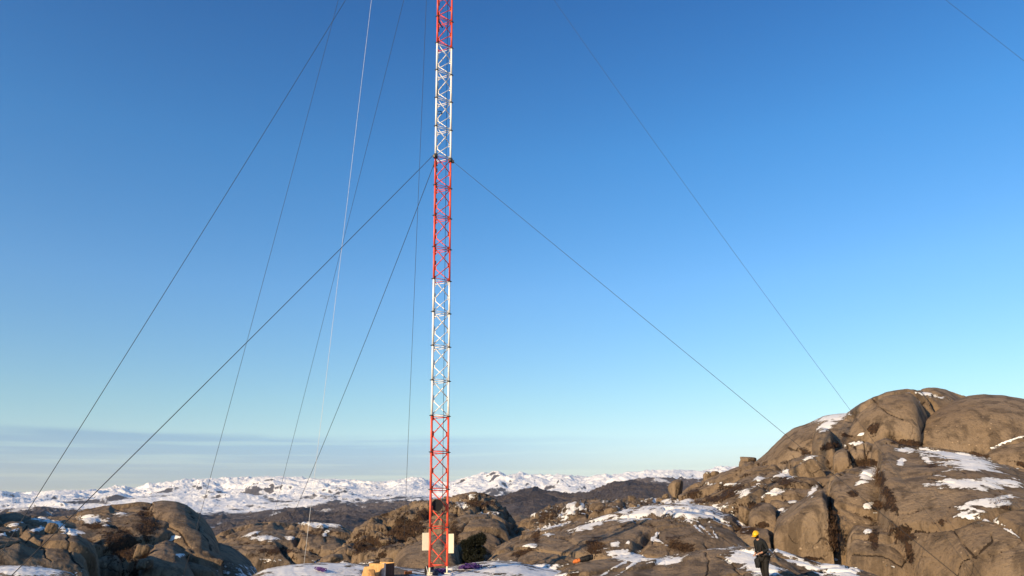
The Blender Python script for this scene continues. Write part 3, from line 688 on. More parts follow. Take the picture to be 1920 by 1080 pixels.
boulder(273, 1058, 26, 16, 62, 'brown boulder below the angular one in the shaded hollow', 20, 0)
boulder(692, 992, 44, 26, 88, 'long pale boulder on the upper left of the hill behind the mast', 21, -22, planes=8)
boulder(690, 1030, 24, 20, 68, 'pointed grey boulder low on the rubble slope behind the crate', 22, 10, planes=7)
boulder(668, 1010, 20, 14, 78, 'small boulder on the left edge of the rubble slope', 23, -10)
boulder(782, 969, 20, 14, 88, 'flat topped boulder high on the rubble slope beside the mast', 24, 0)
boulder(788, 948, 30, 16, 95, 'broad boulder crowning the hill directly left of the mast', 25, -5, planes=8)
boulder(660, 1036, 18, 12, 66, 'brown stone at the bottom left of the rubble slope', 26, 8)
boulder(724, 1016, 22, 12, 66, 'rounded stone in the heather midway down the rubble slope', 27, 0)
boulder(1650, 1066+12, 14, 10, 47, 'small stone beside a snow patch at the foot of the hill', 28, 0)
boulder(1076, 1073, 20, 14, 34.5, 'dark mossy stone at the left edge of the rock shelf', 29, 0)
boulder(620, 1048, 40, 12, 44, 'low sunlit boulder just behind the snowy shelf left of the crate', 30, -8)
boulder(725, 1056, 22, 16, 41, 'rounded tan stone just behind the wooden crate', 31, 0)

# ------------------------------------------------------------------ lattice mast
def paint(name, col, dirt):
    t = NT(name); P = t.pos(); n = t.noise(P, 7, 6, .65); n2 = t.noise(t.pos((1, 1, .15)), 14, 5, .6)
    c = t.mix(t.step(n, .48, .75, 0, .5), col, dirt); c = t.mix(t.step(n2, .55, .8, 0, .35), c, dirt)
    t.color(c); t.b.inputs['Roughness'].default_value = .42; t.b.inputs['Specular IOR Level'].default_value = .4
    return t.m
M_red = paint('red_paint', (.82, .095, .045), (.60, .09, .05))
M_white = paint('white_paint', (.90, .88, .84), (.78, .74, .66))
M_steel = flat_mat('dark_steel', (.10, .095, .09), .5, .6)
M_galv = flat_mat('galvanised_wire', (.055, .055, .058), .6, .2)
M_black = flat_mat('black_rubber', (.014, .014, .016), .6)
M_panel = flat_mat('cream_panel', (.86, .78, .58), .5, var=.1)

W_ = .82; HS = 1.52; LEGR = .046
LEGS = {'L': (-.355, -.41), 'B': (-.355, .41), 'R': (.355, 0.0)}
base = at(822., 1062., 36.0)
mast_ground = stand(822., 1066., 36.0)
BASEZ = base[2]
mast = empty('lattice_mast', (base[0], base[1], BASEZ), face_cam(base))
tag(mast, 'tall red and white painted triangular lattice mast held by guy wires', 'mast')
Mrot = Matrix.Rotation(mast.rotation_euler.z, 3, 'Z')
def mast_pt(leg, z, out=0.0):
    x, y = LEGS[leg]; L = math.hypot(x + .118, y); k = 1 + out
    return Vector((base[0], base[1], 0)) + Mrot @ Vector((x * k, y * k, 0)) + Vector((0, 0, z))
def leg_mesh(xy):
    b = MB(); x, y = xy
    b.tube([(x, y, .0), (x, y, HS)], LEGR, 14)
    ang = math.atan2(y - 0, x + .118)
    for (ox, oy) in LEGS.values():                      # gusset plates towards the two other legs
        if (ox, oy) == xy: continue
        dx, dy = ox - x, oy - y; L = math.hypot(dx, dy); dx /= L; dy /= L
        Mz = Matrix.Rotation(math.atan2(dy, dx), 3, 'Z')
        b.box((x + dx * .075, y + dy * .075, HS / 2), (.075, .012, .20), Mz)
        b.box((x + dx * .07, y + dy * .07, HS - .07), (.07, .012, .12), Mz); b.box((x + dx * .07, y + dy * .07, .08), (.07, .012, .12), Mz)
    return b.mesh('leg')
def flange_mesh(xy):
    b = MB(); x, y = xy
    b.tube([(x, y, HS - .03), (x, y, HS + .024)], LEGR * 1.45, 12)
    ux, uy = x + .118, y; L = math.hypot(ux, uy); ux /= L; uy /= L
    if abs(x) > .3 and y <= 0.01:
        sx = -1 if x < 0 else 1
        b.box((x + sx * .085, y, HS - .005), (.045, .035, .03)); 
    return b.mesh('flange')
def brace_mesh():
    b = MB()
    for a, k in (('L', 'R'), ('R', 'B'), ('B', 'L')):
        (x0, y0), (x1, y1) = LEGS[a], LEGS[k]
        dx, dy = x1 - x0, y1 - y0; L = math.hypot(dx, dy); e = .06 / L
        p0 = (x0 + dx * e, y0 + dy * e); p1 = (x1 - dx * e, y1 - dy * e)
        b.tube([(p0[0], p0[1], HS - .08), (p1[0], p1[1], HS / 2 + .05)], .0225, 6)
        b.tube([(p1[0], p1[1], HS / 2 - .05), (p0[0], p0[1], .08)], .0225, 6)
    return b.mesh('bracing')
def strut_mesh():
    b = MB(); ks = list(LEGS.values())
    for i in range(3):
        (x0, y0), (x1, y1) = ks[i], ks[(i + 1) % 3]
        b.tube([(x0, y0, 0), (x1, y1, 0)], .0165, 6)
    return b.mesh('cross_strut')
parts = {}
for c, M in (('r', M_red), ('w', M_white)):
    for k, xy in LEGS.items():
        me = leg_mesh(xy); me.materials.append(M); parts[c, 'leg', k] = me
        me = flange_mesh(xy); me.materials.append(M_steel); parts['f', k] = me
    me = brace_mesh(); me.materials.append(M); parts[c, 'brace'] = me
    me = strut_mesh(); me.materials.append(M); parts[c, 'strut'] = me
NVIS, NSEC = 20, 52
def joined(c, M):
    bm = bmesh.new()
    for k in LEGS: bm.from_mesh(parts[c, 'leg', k]); bm.from_mesh(parts['f', k])
    bm.from_mesh(parts[c, 'brace'])
    for z in (.045, HS - .09):
        bmesh.ops.translate(bm, verts=bm.verts[:0], vec=(0, 0, 0)); n0 = len(bm.verts); bm.from_mesh(parts[c, 'strut']); bm.verts.ensure_lookup_table(); bmesh.ops.translate(bm, verts=bm.verts[n0:], vec=(0, 0, z))
    me = bpy.data.meshes.new('mast_section'); bm.to_mesh(me); bm.free(); me.materials.append(M); return me
whole = {'r': joined('r', M_red), 'w': joined('w', M_white)}
for k in range(NSEC):
    c = 'r' if (k // 4) % 2 == 0 else 'w'
    col = 'red' if c == 'r' else 'white'
    if k < NVIS:
        s = link('mast_section', parts[c, 'brace'], None, mast); s.location = (0, 0, k * HS)
        s.name = 'mast_section'
        for q in LEGS:
            link('leg', parts[c, 'leg', q], None, s); link('flange', parts['f', q], None, s)
        
        for z in (.045, HS - .045): link('cross_strut', parts[c, 'strut'], None, s).location = (0, 0, z)
    else:
        s = link('mast_section', whole[c], None, mast); s.location = (0, 0, k * HS)
    s['label'] = col + ' painted section of the mast'
b = MB()
for x, y in LEGS.values(): b.tube([(x, y, -.28), (x, y, .0)], .036, 10); b.box((x, y, -.27), (.22, .22, .03))
b.build('base_foot', M_panel, mast)
b = MB()
for k in (12, 24, 36):
    for n_, (x, y) in LEGS.items():
        b.tube([(x, y, k * HS - .16), (x, y, k * HS + .05)], LEGR * 1.95, 12)
        ux, uy = x + .118, y; L = math.hypot(ux, uy); b.box((x + ux / L * .12, y + uy / L * .12, k * HS - .12), (.10, .10, .12), Matrix.Rotation(math.atan2(uy, ux), 3, 'Z'))
b.build('guy_collar', M_steel, mast)
def panel(x, y, z0, z1, w, yaw, label):
    zc = (z0 + z1) / 2; b = MB(); Mz = Matrix.Rotation(yaw, 3, 'Z')
    b.box((x, y, zc), (w, .05, z1 - z0), Mz, bevel=.006)
    o = b.build('sign_panel', M_panel, mast); o['label'] = label
    b = MB(); sx = -1 if x < 0 else 1
    for dz in (-.2, .2): b.box((x - sx * w * .30, y + .045, zc + dz), (w * .8, .03, .04), Mz)
    b.build('bracket', M_steel, o)
panel(-.53, -.40, .65, 1.33, .27, R(10), 'cream panel on the left leg')
panel(.515, -.02, .50, 1.26, .22, R(-6), 'cream panel on the right leg')
b = MB()                                                      # black drum antenna inside the third section
b.tube([Vector((-.08, -.28, 2.40)), Vector((-.08, -.05, 2.40))], .24, 28); o = b.build('drum_antenna', M_black, mast)
b = MB(); b.box((-.24, -.12, 2.40), (.20, .05, .06)); b.build('bracket', M_steel, o)
b = MB()
b.tube([(.14, .08, z) for z in np.linspace(.1, NSEC * HS - .1, 60)], .011, 6); b.build('feeder_cable', M_black, mast)
def loop(pts, rad, label):
    b = MB(); b.tube(pts, rad, 8); o = b.build('cable_loop', M_black, mast); o['label'] = label
z = 13.55 * HS
loop([(-.30, -.30, z + 1.6 - .3 * q) if q < 3 else (-.30 + .10 * math.sin(q), -.30, z + .65 - .12 * (q - 3)) for q in range(7)] +
     [(-.21 + .14 * math.cos(a), -.28 + .04 * math.sin(a), z - .05 + .10 * math.sin(a)) for a in np.linspace(2.6, 2.6 + 6.6, 22)], .022, 'coiled black cable hanging in the white section')
z = 17.0 * HS
loop([(-.32 + .22 * (1 - math.cos(q * .26)), -.30, z - .05 - .085 * q) for q in range(7)], .032, 'short black cable end near the top of the picture')

# ------------------------------------------------------------------ guy wires and ropes
def wire(name, p0, p1, sag, rad, mat, label, cat, group=None, nseg=56):
    p0, p1 = Vector(p0), Vector(p1); pts = []
    for i in range(nseg + 1):
        t = i / nseg; p = p0.lerp(p1, t); p.z -= 4 * sag * t * (1 - t); pts.append(p)
    o = MB().tube(pts, rad, 6).build(name, mat); tag(o, label, cat, group); return o
M_rope = flat_mat('white_rope', (.78, .77, .74), .7)
zl = {k: BASEZ + k * HS - .1 for k in (12, 24, 36)}
GW = 'guy wires of the mast'
def V_at(px, py, r): return Vector(at(float(px), float(py), float(r)))
wire('guy_wire', mast_pt('L', zl[12], .35), V_at(22, 1079, 27), .05, .0128, M_galv, 'thick dark guy wire from the lower collar down to the lower left corner', 'guy wire', GW)
wire('guy_wire', mast_pt('L', zl[24], .3), V_at(-28, 1085, 25), .25, .0088, M_galv, 'longest left guy wire, from above the picture down to the far left edge', 'guy wire', GW)
wire('guy_wire', mast_pt('L', zl[36], .3), V_at(343, 1085, 36), .35, .008, M_galv, 'guy wire from above the picture falling in front of the left knoll', 'guy wire', GW)
wire('guy_wire', mast_pt('B', zl[12], .3), V_at(507, 1062, 62), .55, .0145, M_galv, 'short guy wire running back from the lower collar to the dome in the gap', 'guy wire', GW)
wire('guy_wire', mast_pt('B', zl[24], .3), V_at(488, 1064, 62), .2, .0105, M_galv, 'steep guy wire from above the picture meeting the white rope halfway down', 'guy wire', GW)
wire('guy_wire', mast_pt('B', zl[36], .3), V_at(757, 1028, 50), .1, .0115, M_galv, 'almost vertical wire just left of the mast', 'guy wire', GW)
wire('guy_wire', mast_pt('R', zl[12], .3), V_at(1800, 1084, 38), .0, .0095, M_galv, 'guy wire from the lower collar down to the right over the hill shoulder', 'guy wire', GW)
wire('guy_wire', mast_pt('R', zl[24], .3), V_at(1832, 1085, 38), .6, .0062, M_galv, 'steeper right guy wire that meets the hill below its top', 'guy wire', GW)
wire('guy_wire', mast_pt('R', zl[36], .3), V_at(3050, 992, 50), .1, .0065, M_galv, 'guy wire crossing only the upper right corner', 'guy wire', GW)
wire('rope', mast_pt('L', BASEZ + 51.5 * HS, 0), V_at(570, 1056.5, 38.8), .0, .0075, M_rope, 'thin white rope running straight down from above the picture to the snow', 'rope')

# ------------------------------------------------------------------ things round the mast foot
def rope_pile(px, py, r, lx, ly, n, seed, label, rad=.016, mat=None, turn=0):
    p = stand(px, py, r); rg = random.Random(seed); b = MB()
    for k in range(n):
        pts = []; cx, cy = rg.uniform(-.6, .6) * lx, rg.uniform(-.6, .6) * ly; a0 = rg.uniform(0, 6.3); ra = rg.uniform(.18, .5)
        z0 = rg.uniform(.01, .16) * max(0, 1 - abs(cx / lx))
        for i in range(26):
            a = a0 + i * .36
            pts.append((cx + lx * ra * math.cos(a) + .03 * math.sin(a * 3 + k), cy + ly * ra * math.sin(a) * .9, z0 + .05 + .05 * math.sin(a * 1.7 + k)))
        b.tube([Vector(q) for q in pts], rad, 6)
    o = b.build('rope_pile', mat); o.location = p; o.rotation_euler = (0, 0, face_cam(p) + turn); tag(o, label, 'rope'); return o
M_purple = flat_mat('purple_rope', (.10, .045, .21), .75, var=.6, scale=25)
rope_pile(882, 1067, 36.5, .52, .35, 26, 1, 'large tangled heap of purple rope on the snow right of the mast', mat=M_purple)
rope_pile(824, 1076, 34.5, .34, .22, 15, 2, 'smaller purple rope tangle at the foot of the mast', mat=M_purple)
rope_pile(601, 1072, 34.5, .07, .55, 8, 3, 'narrow twist of purple rope lying on the snow left of the crate', mat=M_purple, turn=R(24))
rope_pile(920, 1066, 36.5, .7, .03, 2, 4, 'single loose end of dark rope stretched over the snow', mat=M_black, rad=.01)
def sack(px, py, r, w, d, h, seed, name, mat, label, cat, sink=.25, turn=0, extra=None):
    me = boulder_mesh(w, d, h, seed, planes=6, rough=.10, sub=4, boxy=.7); me.name = name
    p = stand(px, py, r); p.z += h * (.5 - sink); o = link(name, me, mat); o.location = p; o.rotation_euler = (0, 0, face_cam(p) + turn); tag(o, label, cat)
    if extra: extra(o)
    return o
M_blackcloth = flat_mat('black_cloth', (.018, .018, .02), .8, var=.5, scale=9, bumpd=.03)
M_navy = flat_mat('navy_cloth', (.018, .028, .06), .7, var=.5, scale=8, bumpd=.03)
M_orange = flat_mat('orange_cloth', (.62, .17, .04), .7, var=.3, scale=8, bumpd=.02)
M_tanbag = flat_mat('tan_cloth', (.5, .27, .10), .75, var=.35, scale=9, bumpd=.02)
M_whitecloth = flat_mat('white_cloth', (.72, .70, .68), .75, var=.2, scale=9, bumpd=.03)
def straps(mat):
    def f(o):
        b = MB(); b.tube([(-.13 + .02 * i, -.16 - .05 * math.sin(i * .5), .22 - .065 * i) for i in range(7)], .016, 6); b.build('strap', mat, o)
    return f
sack(805, 1078, 34.6, .42, .36, .52, 41, 'rucksack', M_blackcloth, 'black rucksack leaning against the left foot of the mast', 'bag', extra=straps(M_whitecloth))
sack(815, 1079, 34.9, .32, .3, .34, 42, 'folded_tarpaulin', M_navy, 'crumpled navy tarpaulin beside the black rucksack', 'tarpaulin')
sack(844, 1072, 35.6, .3, .25, .2, 43, 'plastic_bag', M_whitecloth, 'crumpled white bag at the right foot of the mast', 'bag')
sack(766, 1076, 35.8, .34, .25, .18, 44, 'cloth_bag', M_orange, 'small orange bag lying between the crate and the mast', 'bag')
# duffel bag on the rock shelf
p = at(1096., 1049., 36.3); df = empty('duffel_bag', p, face_cam(p)); tag(df, 'long black duffel bag with an orange end on the rock shelf', 'bag')
def soft_roll(x0, x1, z0, z1, rad, seed):
    b = MB(); n = 14; pts = []; rs = []
    for i in range(n):
        t = i / (n - 1); pts.append(Vector((x0 + (x1 - x0) * t, .02 * math.sin(i * 1.3 + seed), z0 + (z1 - z0) * t + .012 * math.sin(i * 2.1 + seed))))
        rs.append(rad * (.55 + .45 * math.sin(math.pi * min(1, max(0, (t * .86 + .07)))) ** .5) * (1 + .08 * math.sin(i * 2.7 + seed)))
    b.tube(pts, rs, 14); return b
soft_roll(-.20, .36, -.02, .10, .12, 1).build('bag_body', M_blackcloth, df)
soft_roll(-.44, -.19, -.09, -.03, .085, 2).build('end_pocket', M_orange, df)
b = MB(); b.tube([(-.1, -.1, .07), (0, -.14, .14), (.12, -.13, .17), (.22, -.1, .14)], .012, 6); b.build('handle', M_blackcloth, df)

# open plywood crate with a board leaning on it
def wood(name, a, d):
    t = NT(name); P = t.pos((1, 1, .12)); n = t.noise(P, 22, 6, .6, .6); n2 = t.noise(t.pos(), 3, 4)
    c = t.mix(t.step(n, .35, .65), a, d); t.color(t.mix(t.step(n2, .5, .75, 0, .4), c, d)); t.b.inputs['Roughness'].default_value = .7
    t.set(t.b.inputs['Normal'], t.bump(n, .3, .004)); return t.m
M_ply = wood('plywood', (.66, .40, .16), (.50, .28, .10)); M_ply2 = wood('weathered_plywood', (.36, .26, .17), (.25, .18, .12)); M_shaded = wood('shaded_board', (.10, .06, .045), (.06, .04, .03))
p = stand(730, 1083, 34.2); cr = empty('wooden_crate', p, face_cam(p) - R(40)); tag(cr, 'open plywood crate with a side coloured dark for shade and a metal corner edge beside the mast', 'crate')
ztop = at0(727., 1056., p.xy.length)[2] - p[2]
w, d, t_ = .80, .62, .022
b = MB(); b.box((-w / 2, -d / 2, ztop / 2 - .08), (w - 2 * t_, t_, ztop - .20)); b.build('front_panel', M_ply2, cr)
b = MB(); b.box((-w / 2, -d / 2 - .012, ztop - .10), (w - 2 * t_, t_ * .9, .19)); b.build('top_rail', M_ply, cr)
b = MB(); b.box((-w / 2, d / 2, ztop / 2 + .01), (w - 2 * t_, t_, ztop)); b.build('back_panel', M_ply, cr)
b = MB(); b.box((-t_ / 2, 0, ztop / 2), (t_, d - t_ - .004, ztop - .02)); b.build('side_panel', M_shaded, cr)  # side turned from the sun; its shade is put into the board colour
b = MB(); b.box((-w + t_ / 2, 0, ztop / 2), (t_, d - t_ - .004, ztop - .05)); b.build('side_panel', M_ply, cr)
b = MB(); b.box((-w / 2, 0, .04), (w - .06, d - .06, .03)); b.build('base_panel', M_ply2, cr)
b = MB(); b.box((.006, -d / 2 + .01, ztop / 2 + .01), (.012, .10, ztop + .02)); b.box((-.045, -d / 2 - .046, ztop / 2 + .01), (.114, .012, ztop + .02)); b.build('corner_edge', flat_mat('zinc_edge', (.55, .56, .55), .45, .5), cr)
p2 = stand(697, 1087, 33.3); pb = empty('plywood_board', p2, face_cam(p2) - R(16)); tag(pb, 'tan plywood board with a stepped top leaning on the crate', 'board')
h1 = at0(690., 1062., p2.xy.length)[2] - p2[2]; h2 = at0(715., 1055., p2.xy.length)[2] - p2[2]
Mt = Matrix.Rotation(R(-9), 4, 'X')
MB().prism([(-.46, -.05), (.18, -.05), (.33, h1 - .10), (.46, h1 - .06), (.46, h2 - .03), (.06, h2 - .04), (.0, h1 + .01), (-.34, h1 - .02)], .024, Mt).build('board', M_ply, pb)
sack(696, 1089, 32.8, .40, .28, .46, 45, 'stuff_sack', M_tanbag, 'tan orange stuff sack standing in front of the plywood board', 'bag', sink=.1)

# ------------------------------------------------------------------ evergreen bush beside the mast
def leaf_cloud(clumps, n, size, seed):
    rg = np.random.RandomState(seed); C = np.array([c[:3] for c in clumps]); Rr = np.array([c[3] for c in clumps])
    pick = rg.choice(len(clumps), n, p=Rr ** 2 / (Rr ** 2).sum())
    d = rg.normal(size=(n, 3)); d /= np.linalg.norm(d, axis=1, keepdims=True); d *= (rg.uniform(0, 1, (n, 1)) ** .45)
    c = C[pick] + d * Rr[pick][:, None]
    u = rg.normal(size=(n, 3)) + d * 1.2 + np.array([0, 0, .6]); u /= np.linalg.norm(u, axis=1, keepdims=True)
    v = np.cross(u, rg.normal(size=(n, 3))); v /= np.linalg.norm(v, axis=1, keepdims=True)
    s = size * rg.uniform(.6, 1.4, (n, 1))
    V = np.stack([c - v * s * .28, c + v * s * .28, c + u * s * 1.5], 1).reshape(-1, 3)
    return V, np.arange(n * 3).reshape(-1, 3)
def leaf_mat(name, a, b_):
    t = NT(name); n = t.noise(t.pos(), 5, 4, .6); t.color(t.mix(t.step(n, .35, .65), a, b_)); t.b.inputs['Roughness'].default_value = .7; return t.m
M_jun = leaf_mat('juniper_needles', (.008, .010, .006), (.022, .022, .010)); M_bark = flat_mat('bark', (.10, .07, .05), .9, var=.5)
def bush(px, py, r, w, h, label, seed, n=30000, mat=None, name='juniper_bush'):
    mpp = r * NEAR / FPX; p = at(float(px), float(py), r); rg = random.Random(seed)
    o = empty(name, p, face_cam(p)); tag(o, label, 'bush'); W, H = w * mpp, h * mpp
    cl = []; b = MB()
    for k in range(22):
        x = rg.uniform(-.42, .42) * W; z = rg.uniform(.12, .88) * H; y = rg.uniform(-.3, .3) * W
        cl.append((x, y, z, rg.uniform(.13, .24) * W)); b.tube([(x * .1, y * .1, 0), (x * .5, y * .5, z * .6), (x, y, z)], [.025, .015, .006], 5)
    b.build('stem', M_bark, o); V, F = leaf_cloud(cl, n, .06, seed)
    link('foliage', np_mesh('foliage', V, F, smooth=False), mat or M_jun, o)
bush(886, 1060, 45, 44, 50, 'dark evergreen bush against the cliff right of the mast', 3)

# ------------------------------------------------------------------ heather tufts in the clefts and over the painted shade of the left hollow (uncountable)
def heather():
    rg = np.random.RandomState(9); Vs = []
    for (V, F), cnt, hgt in ((SURF[0], 8000, .14), (SURF[1], 4000, .09), (SURF[2], 7000, .15), (SURF[3], 3000, .13)):
        qx, qy = seen(V); f = blob_field(qx, qy, VEG_AND_SHADE); dd = np.linalg.norm(V - EYE, axis=1)
        w = np.clip(f - .5, 0, 1) * (1 + .9 * np.clip(fbm(V / 1.3, 3, 77) * 3, -1, 1)); w = np.clip(w, 0, None) ; w = w * (qy < 1100) * (qx > -60) * (qx < 1990)
        if w.sum() == 0: continue
        ids = rg.choice(len(V), cnt, p=w / w.sum()); P = V[ids] + rg.normal(size=(cnt, 3)) * np.array([.15, .15, .03])
        for k in range(5):
            u = rg.normal(size=(cnt, 3)) * .45 + np.array([0, -.15, 1.0]); u /= np.linalg.norm(u, axis=1, keepdims=True)
            v = np.cross(u, rg.normal(size=(cnt, 3))); v /= np.linalg.norm(v, axis=1, keepdims=True)
            s = hgt * rg.uniform(.4, 1.2, (cnt, 1)); q = P + rg.normal(size=(cnt, 3)) * np.array([.1, .1, .02])
            Vs.append(np.stack([q - v * s * .11, q + v * s * .11, q + u * s], 1).reshape(-1, 3))
    V = np.concatenate(Vs); o = link('heather', np_mesh('heather', V, np.arange(len(V)).reshape(-1, 3), smooth=False), leaf_mat('heather_twigs', (.050, .025, .013), (.095, .055, .027)))
    tag(o, 'dark brown heather and dry grass filling the clefts of the rocks, also put in as shade in the left hollow', 'heather', kind='stuff')
heather()

# ------------------------------------------------------------------ the worker
M_skin = flat_mat('skin', (.50, .27, .17), .55, var=.15, scale=20)
M_jacket = flat_mat('dark_jacket', (.013, .015, .017), .75, var=.4, scale=14, bumpd=.02)
M_trous = flat_mat('dark_trousers', (.018, .016, .014), .8, var=.4, scale=14, bumpd=.02)
M_helmet = flat_mat('yellow_helmet', (.80, .46, .02), .3, var=.1)
M_boot = flat_mat('boot_leather', (.035, .025, .018), .6)
M_refl = flat_mat('reflective_tape', (.7, .7, .66), .4)
M_redst = flat_mat('red_webbing', (.55, .04, .03), .6)
def skinned(name, nodes, edges, mat, parent, levels=2, root=0):
    me = bpy.data.meshes.new(name); me.from_pydata([n[0] for n in nodes], edges, [])
    o = link(name, me, mat, parent); md = o.modifiers.new('skin', 'SKIN'); md.use_smooth_shade = True
    for i, n in enumerate(nodes):
        r = n[1]; sv = me.skin_vertices[0].data[i]; sv.radius = r if isinstance(r, tuple) else (r, r); sv.use_root = (i == root)
    sd = o.modifiers.new('subsurf', 'SUBSURF'); sd.levels = levels; sd.render_levels = levels
    return o
pp = stand(1437, 1094, 33.2)
per = empty('person', pp, math.atan2(-.55, -.84)); tag(per, 'person in a yellow helmet and dark work clothes standing on the snowy rock', 'person'); per.scale = (.93,) * 3
# local frame: +x the way the person faces, +y to their left, z up
HEAD = Vector((.26, 0, 1.63))
N = [((0, 0, .95), (.15, .11)), ((.04, 0, 1.12), (.14, .10)), ((.11, 0, 1.32), (.15, .11)), ((.17, 0, 1.46), (.09, .08)), ((.21, 0, 1.53), .055), ((.24, 0, 1.60), (.075, .085)), ((.26, 0, 1.68), (.08, .095)), ((.262, 0, 1.74), (.06, .07)),
     ((.0, .11, .88), .095), ((.09, .13, .50), .062), ((.05, .13, .09), .042), ((.19, .14, .045), .035),
     ((.0, -.11, .88), .095), ((-.02, -.13, .50), .062), ((-.13, -.13, .09), .042), ((.01, -.14, .045), .035),
     ((.14, .18, 1.43), .065), ((.06, .26, 1.17), .048), ((.29, .14, 1.06), .034), ((.36, .10, 1.04), (.035, .022)),
     ((.14, -.18, 1.43), .065), ((.04, -.25, 1.16), .048), ((.25, -.16, 1.00), .034), ((.32, -.12, .98), (.035, .022))]
E = [(0,1),(1,2),(2,3),(3,4),(4,5),(5,6),(6,7),(0,8),(8,9),(9,10),(10,11),(0,12),(12,13),(13,14),(14,15),(3,16),(16,17),(17,18),(18,19),(3,20),(20,21),(21,22),(22,23)]
for hidx, sgn in ((19, 1), (23, -1)):                       # five fingers on each hand, curled
    h = Vector(N[hidx][0])
    for k in range(4):
        L = (.038, .045, .042, .033)[k]; y = (k - 1.5) * .019
        a = len(N); N.append((tuple(h + Vector((.035, y, .0))), .010)); N.append((tuple(h + Vector((.035 + L * .8, y * 1.1, -.014))), .009)); N.append((tuple(h + Vector((.028 + L, y * 1.1, -.045))), .0075))
        E += [(hidx, a), (a, a + 1), (a + 1, a + 2)]
    a = len(N); N.append((tuple(h + Vector((-.005, -sgn * .035, .01))), .011)); N.append((tuple(h + Vector((.04, -sgn * .048, -.01))), .009)); E += [(hidx, a), (a, a + 1)]
skinned('body', N, E, M_skin, per)
J = [((.0, 0, .90), (.185, .15)), ((.04, 0, 1.12), (.175, .135)), ((.11, 0, 1.32), (.185, .145)), ((.17, 0, 1.47), (.125, .11)), ((.215, 0, 1.56), .088),
     ((.14, .19, 1.44), .085), ((.06, .27, 1.17), .066), ((.25, .155, 1.075), .052),
     ((.14, -.19, 1.44), .085), ((.04, -.26, 1.16), .066), ((.21, -.175, 1.02), .052)]
jk = skinned('jacket', J, [(0,1),(1,2),(2,3),(3,4),(3,5),(5,6),(6,7),(3,8),(8,9),(9,10)], M_jacket, per)
T = [((.0, 0, .93), (.17, .14)), ((.0, .11, .86), .125), ((.09, .13, .50), .088), ((.05, .13, .07), .078), ((.0, -.11, .86), .125), ((-.02, -.13, .50), .088), ((-.13, -.13, .07), .078)]
skinned('trousers', T, [(0,1),(1,2),(2,3),(0,4),(4,5),(5,6)], M_trous, per)
for (x, y) in ((.05, .13), (-.13, -.13)):
    bt = skinned('boot', [((x - .02, y, .18), .062), ((x - .03, y, .06), (.058, .058)), ((x + .08, y, .05), (.055, .048)), ((x + .17, y, .04), (.048, .038))], [(0,1),(1,2),(2,3)], M_boot, per)
    MB().box((x + .065, y, .006), (.29, .105, .028), bevel=.008).build('sole', M_black, bt)
# face and hair
Hm = Matrix.Translation(HEAD + Vector((.02, 0, .04))) @ Matrix.Rotation(R(22), 4, 'Y')
def hp(x, y, z): return Hm @ Vector((x, y, z))
b = MB(); b.tube([hp(.078, 0, .0), hp(.10, 0, -.03), hp(.085, 0, -.045)], [.008, .014, .008], 8); b.build('nose', M_skin, per)
for s_ in (-1, 1):
    bm_ = bmesh.new(); bmesh.ops.create_uvsphere(bm_, u_segments=10, v_segments=8, radius=.012, matrix=Matrix.Translation(hp(.078, s_ * .032, .0))); me = bpy.data.meshes.new('eye'); bm_.to_mesh(me); bm_.free(); link('eye', me, M_whitecloth, per)
    b = MB(); b.tube([hp(-.005, s_ * .088, .02), hp(-.012, s_ * .100, -.01), hp(.0, s_ * .09, -.045)], [.010, .016, .008], 8); b.build('ear', M_skin, per)
b = MB(); b.tube([hp(.082, -.022, -.075), hp(.088, 0, -.073), hp(.082, .022, -.075)], .006, 6); b.build('mouth', flat_mat('lips', (.38, .14, .11), .5), per)
def cap_mesh(rx, ry, rz, zmin, name, mat, back=0.0):
    bm_ = bmesh.new(); bmesh.ops.create_uvsphere(bm_, u_segments=28, v_segments=18, radius=1)
    bmesh.ops.delete(bm_, geom=[v for v in bm_.verts if v.co.z < zmin - back * v.co.x * -1 * -1], context='VERTS')
    for v in bm_.verts: v.co = Hm @ Vector((v.co.x * rx, v.co.y * ry, v.co.z * rz))
    for f in bm_.faces: f.smooth = True
    me = bpy.data.meshes.new(name); bm_.to_mesh(me); bm_.free(); o = link(name, me, mat, per)
    so_ = o.modifiers.new('solid', 'SOLIDIFY'); so_.thickness = .006; so_.offset = 1; return o
cap_mesh(.098, .092, .135, -.45, 'hair', flat_mat('dark_hair', (.02, .014, .010), .8), back=.55)
hl = cap_mesh(.142, .118, .155, .12, 'helmet', M_helmet)
b = MB(); b.prism([(.10, -.0)] + [(.135 + .065 * math.cos(a), .115 * math.sin(a)) for a in np.linspace(-1.35, 1.35, 12)], .010, Hm @ Matrix.Translation((0, 0, .022)) @ Matrix.Rotation(R(90), 4, 'X')); b.build('brim', M_helmet, hl)
b = MB()
for k in (-1, 0, 1): b.tube([hp(.142 * math.cos(a) * .99, k * .032, .158 * math.sin(a)) for a in np.linspace(.35, 2.7, 12)], .007, 6)
b.build('ridge', M_helmet, hl)
b = MB(); b.tube([hp(.02, .112, .03), hp(.045, .075, -.08), hp(.055, 0, -.118), hp(.045, -.075, -.08), hp(.02, -.112, .03)], .005, 6); b.build('chin_strap', M_black, hl)
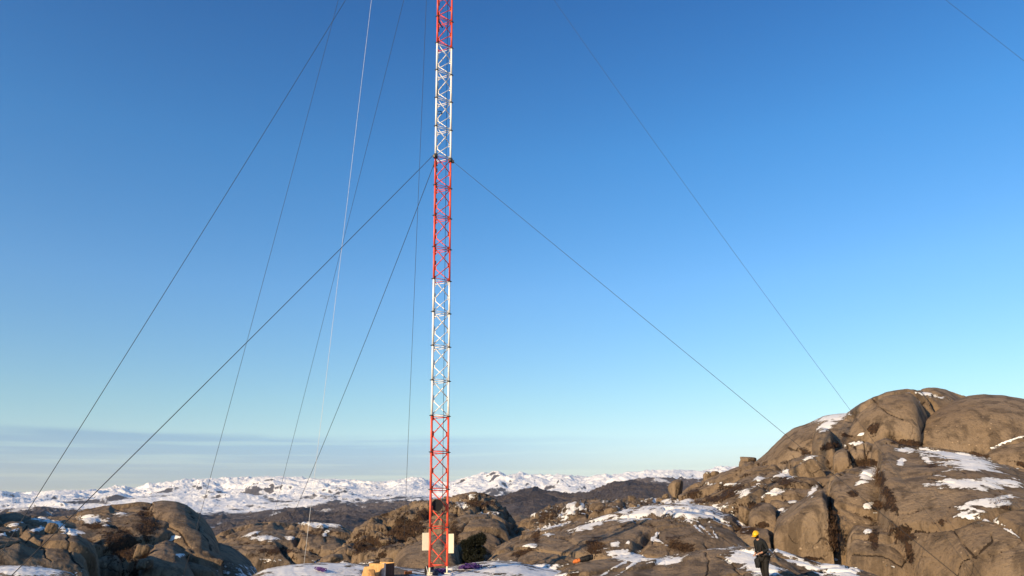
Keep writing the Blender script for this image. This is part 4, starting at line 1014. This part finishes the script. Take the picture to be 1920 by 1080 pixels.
# harness
b = MB()
def ring(c, rx, ry, tilt=0, n=20):
    Mr = Matrix.Translation(Vector(c)) @ Matrix.Rotation(tilt, 4, 'Y')
    return [Mr @ Vector((rx * math.cos(a), ry * math.sin(a), 0)) for a in np.linspace(0, 2 * math.pi, n)]
b.tube(ring((.02, 0, 1.0), .172, .205, R(12)), .016, 6)
for s_ in (-1, 1):
    b.tube(ring((.01, s_ * .115, .80), .135, .130, R(14)), .014, 6)
    b.tube([(-.115, s_ * .06, 1.02), (-.085, s_ * .08, 1.25), (.03, s_ * .10, 1.47), (.12, s_ * .11, 1.535), (.235, s_ * .10, 1.44), (.24, s_ * .09, 1.25), (.20, s_ * .07, 1.03)], .014, 6)
hs_ = b.build('harness', flat_mat('harness_webbing', (.035, .03, .03), .7), per)
b = MB()
for q in ((-.098, .08, 1.20), (-.098, -.08, 1.20), (-.165, .0, 1.0), (-.12, .16, 1.0), (-.12, -.16, 1.0), (.08, -.19, 1.02)): b.box(q, (.03, .06, .07), bevel=.006)
b.build('buckle', M_refl, hs_)
b = MB(); b.tube([(-.20 + .05 * math.cos(a), -.10 + .03 * math.sin(2 * a), .80 + .16 * math.sin(a)) for a in np.linspace(0, 6.28, 18)], .016, 6); b.build('red_sling', M_redst, hs_)
# tool bag hanging from the belt
tb_me = boulder_mesh(.18, .22, .36, 61, planes=9, rough=.2, sub=4, boxy=.6); tb = link('tool_bag', tb_me, M_blackcloth)
tb.location = pp + .93 * Matrix.Rotation(per.rotation_euler.z, 3, 'Z') @ Vector((.17, -.14, .70)); tb.rotation_euler = per.rotation_euler; tag(tb, 'black tool bag hanging from the belt of the worker', 'bag')

# ------------------------------------------------------------------ haze between here and the mountains
hz = MB().box((0, 6000, 560), (46000, 46000, 1500))
hm_ = bpy.data.materials.new('haze'); hm_.use_nodes = True; ht = hm_.node_tree
for n in list(ht.nodes):
    if n.type != 'OUTPUT_MATERIAL': ht.nodes.remove(n)
pv = ht.nodes.new('ShaderNodeVolumePrincipled'); pv.inputs['Color'].default_value = (.80, .88, 1, 1); pv.inputs['Density'].default_value = 2.2e-5; pv.inputs['Anisotropy'].default_value = .2
ht.links.new(pv.outputs[0], [n for n in ht.nodes if n.type == 'OUTPUT_MATERIAL'][0].inputs['Volume'])
ho = hz.build('haze', hm_); tag(ho, kind='stuff')
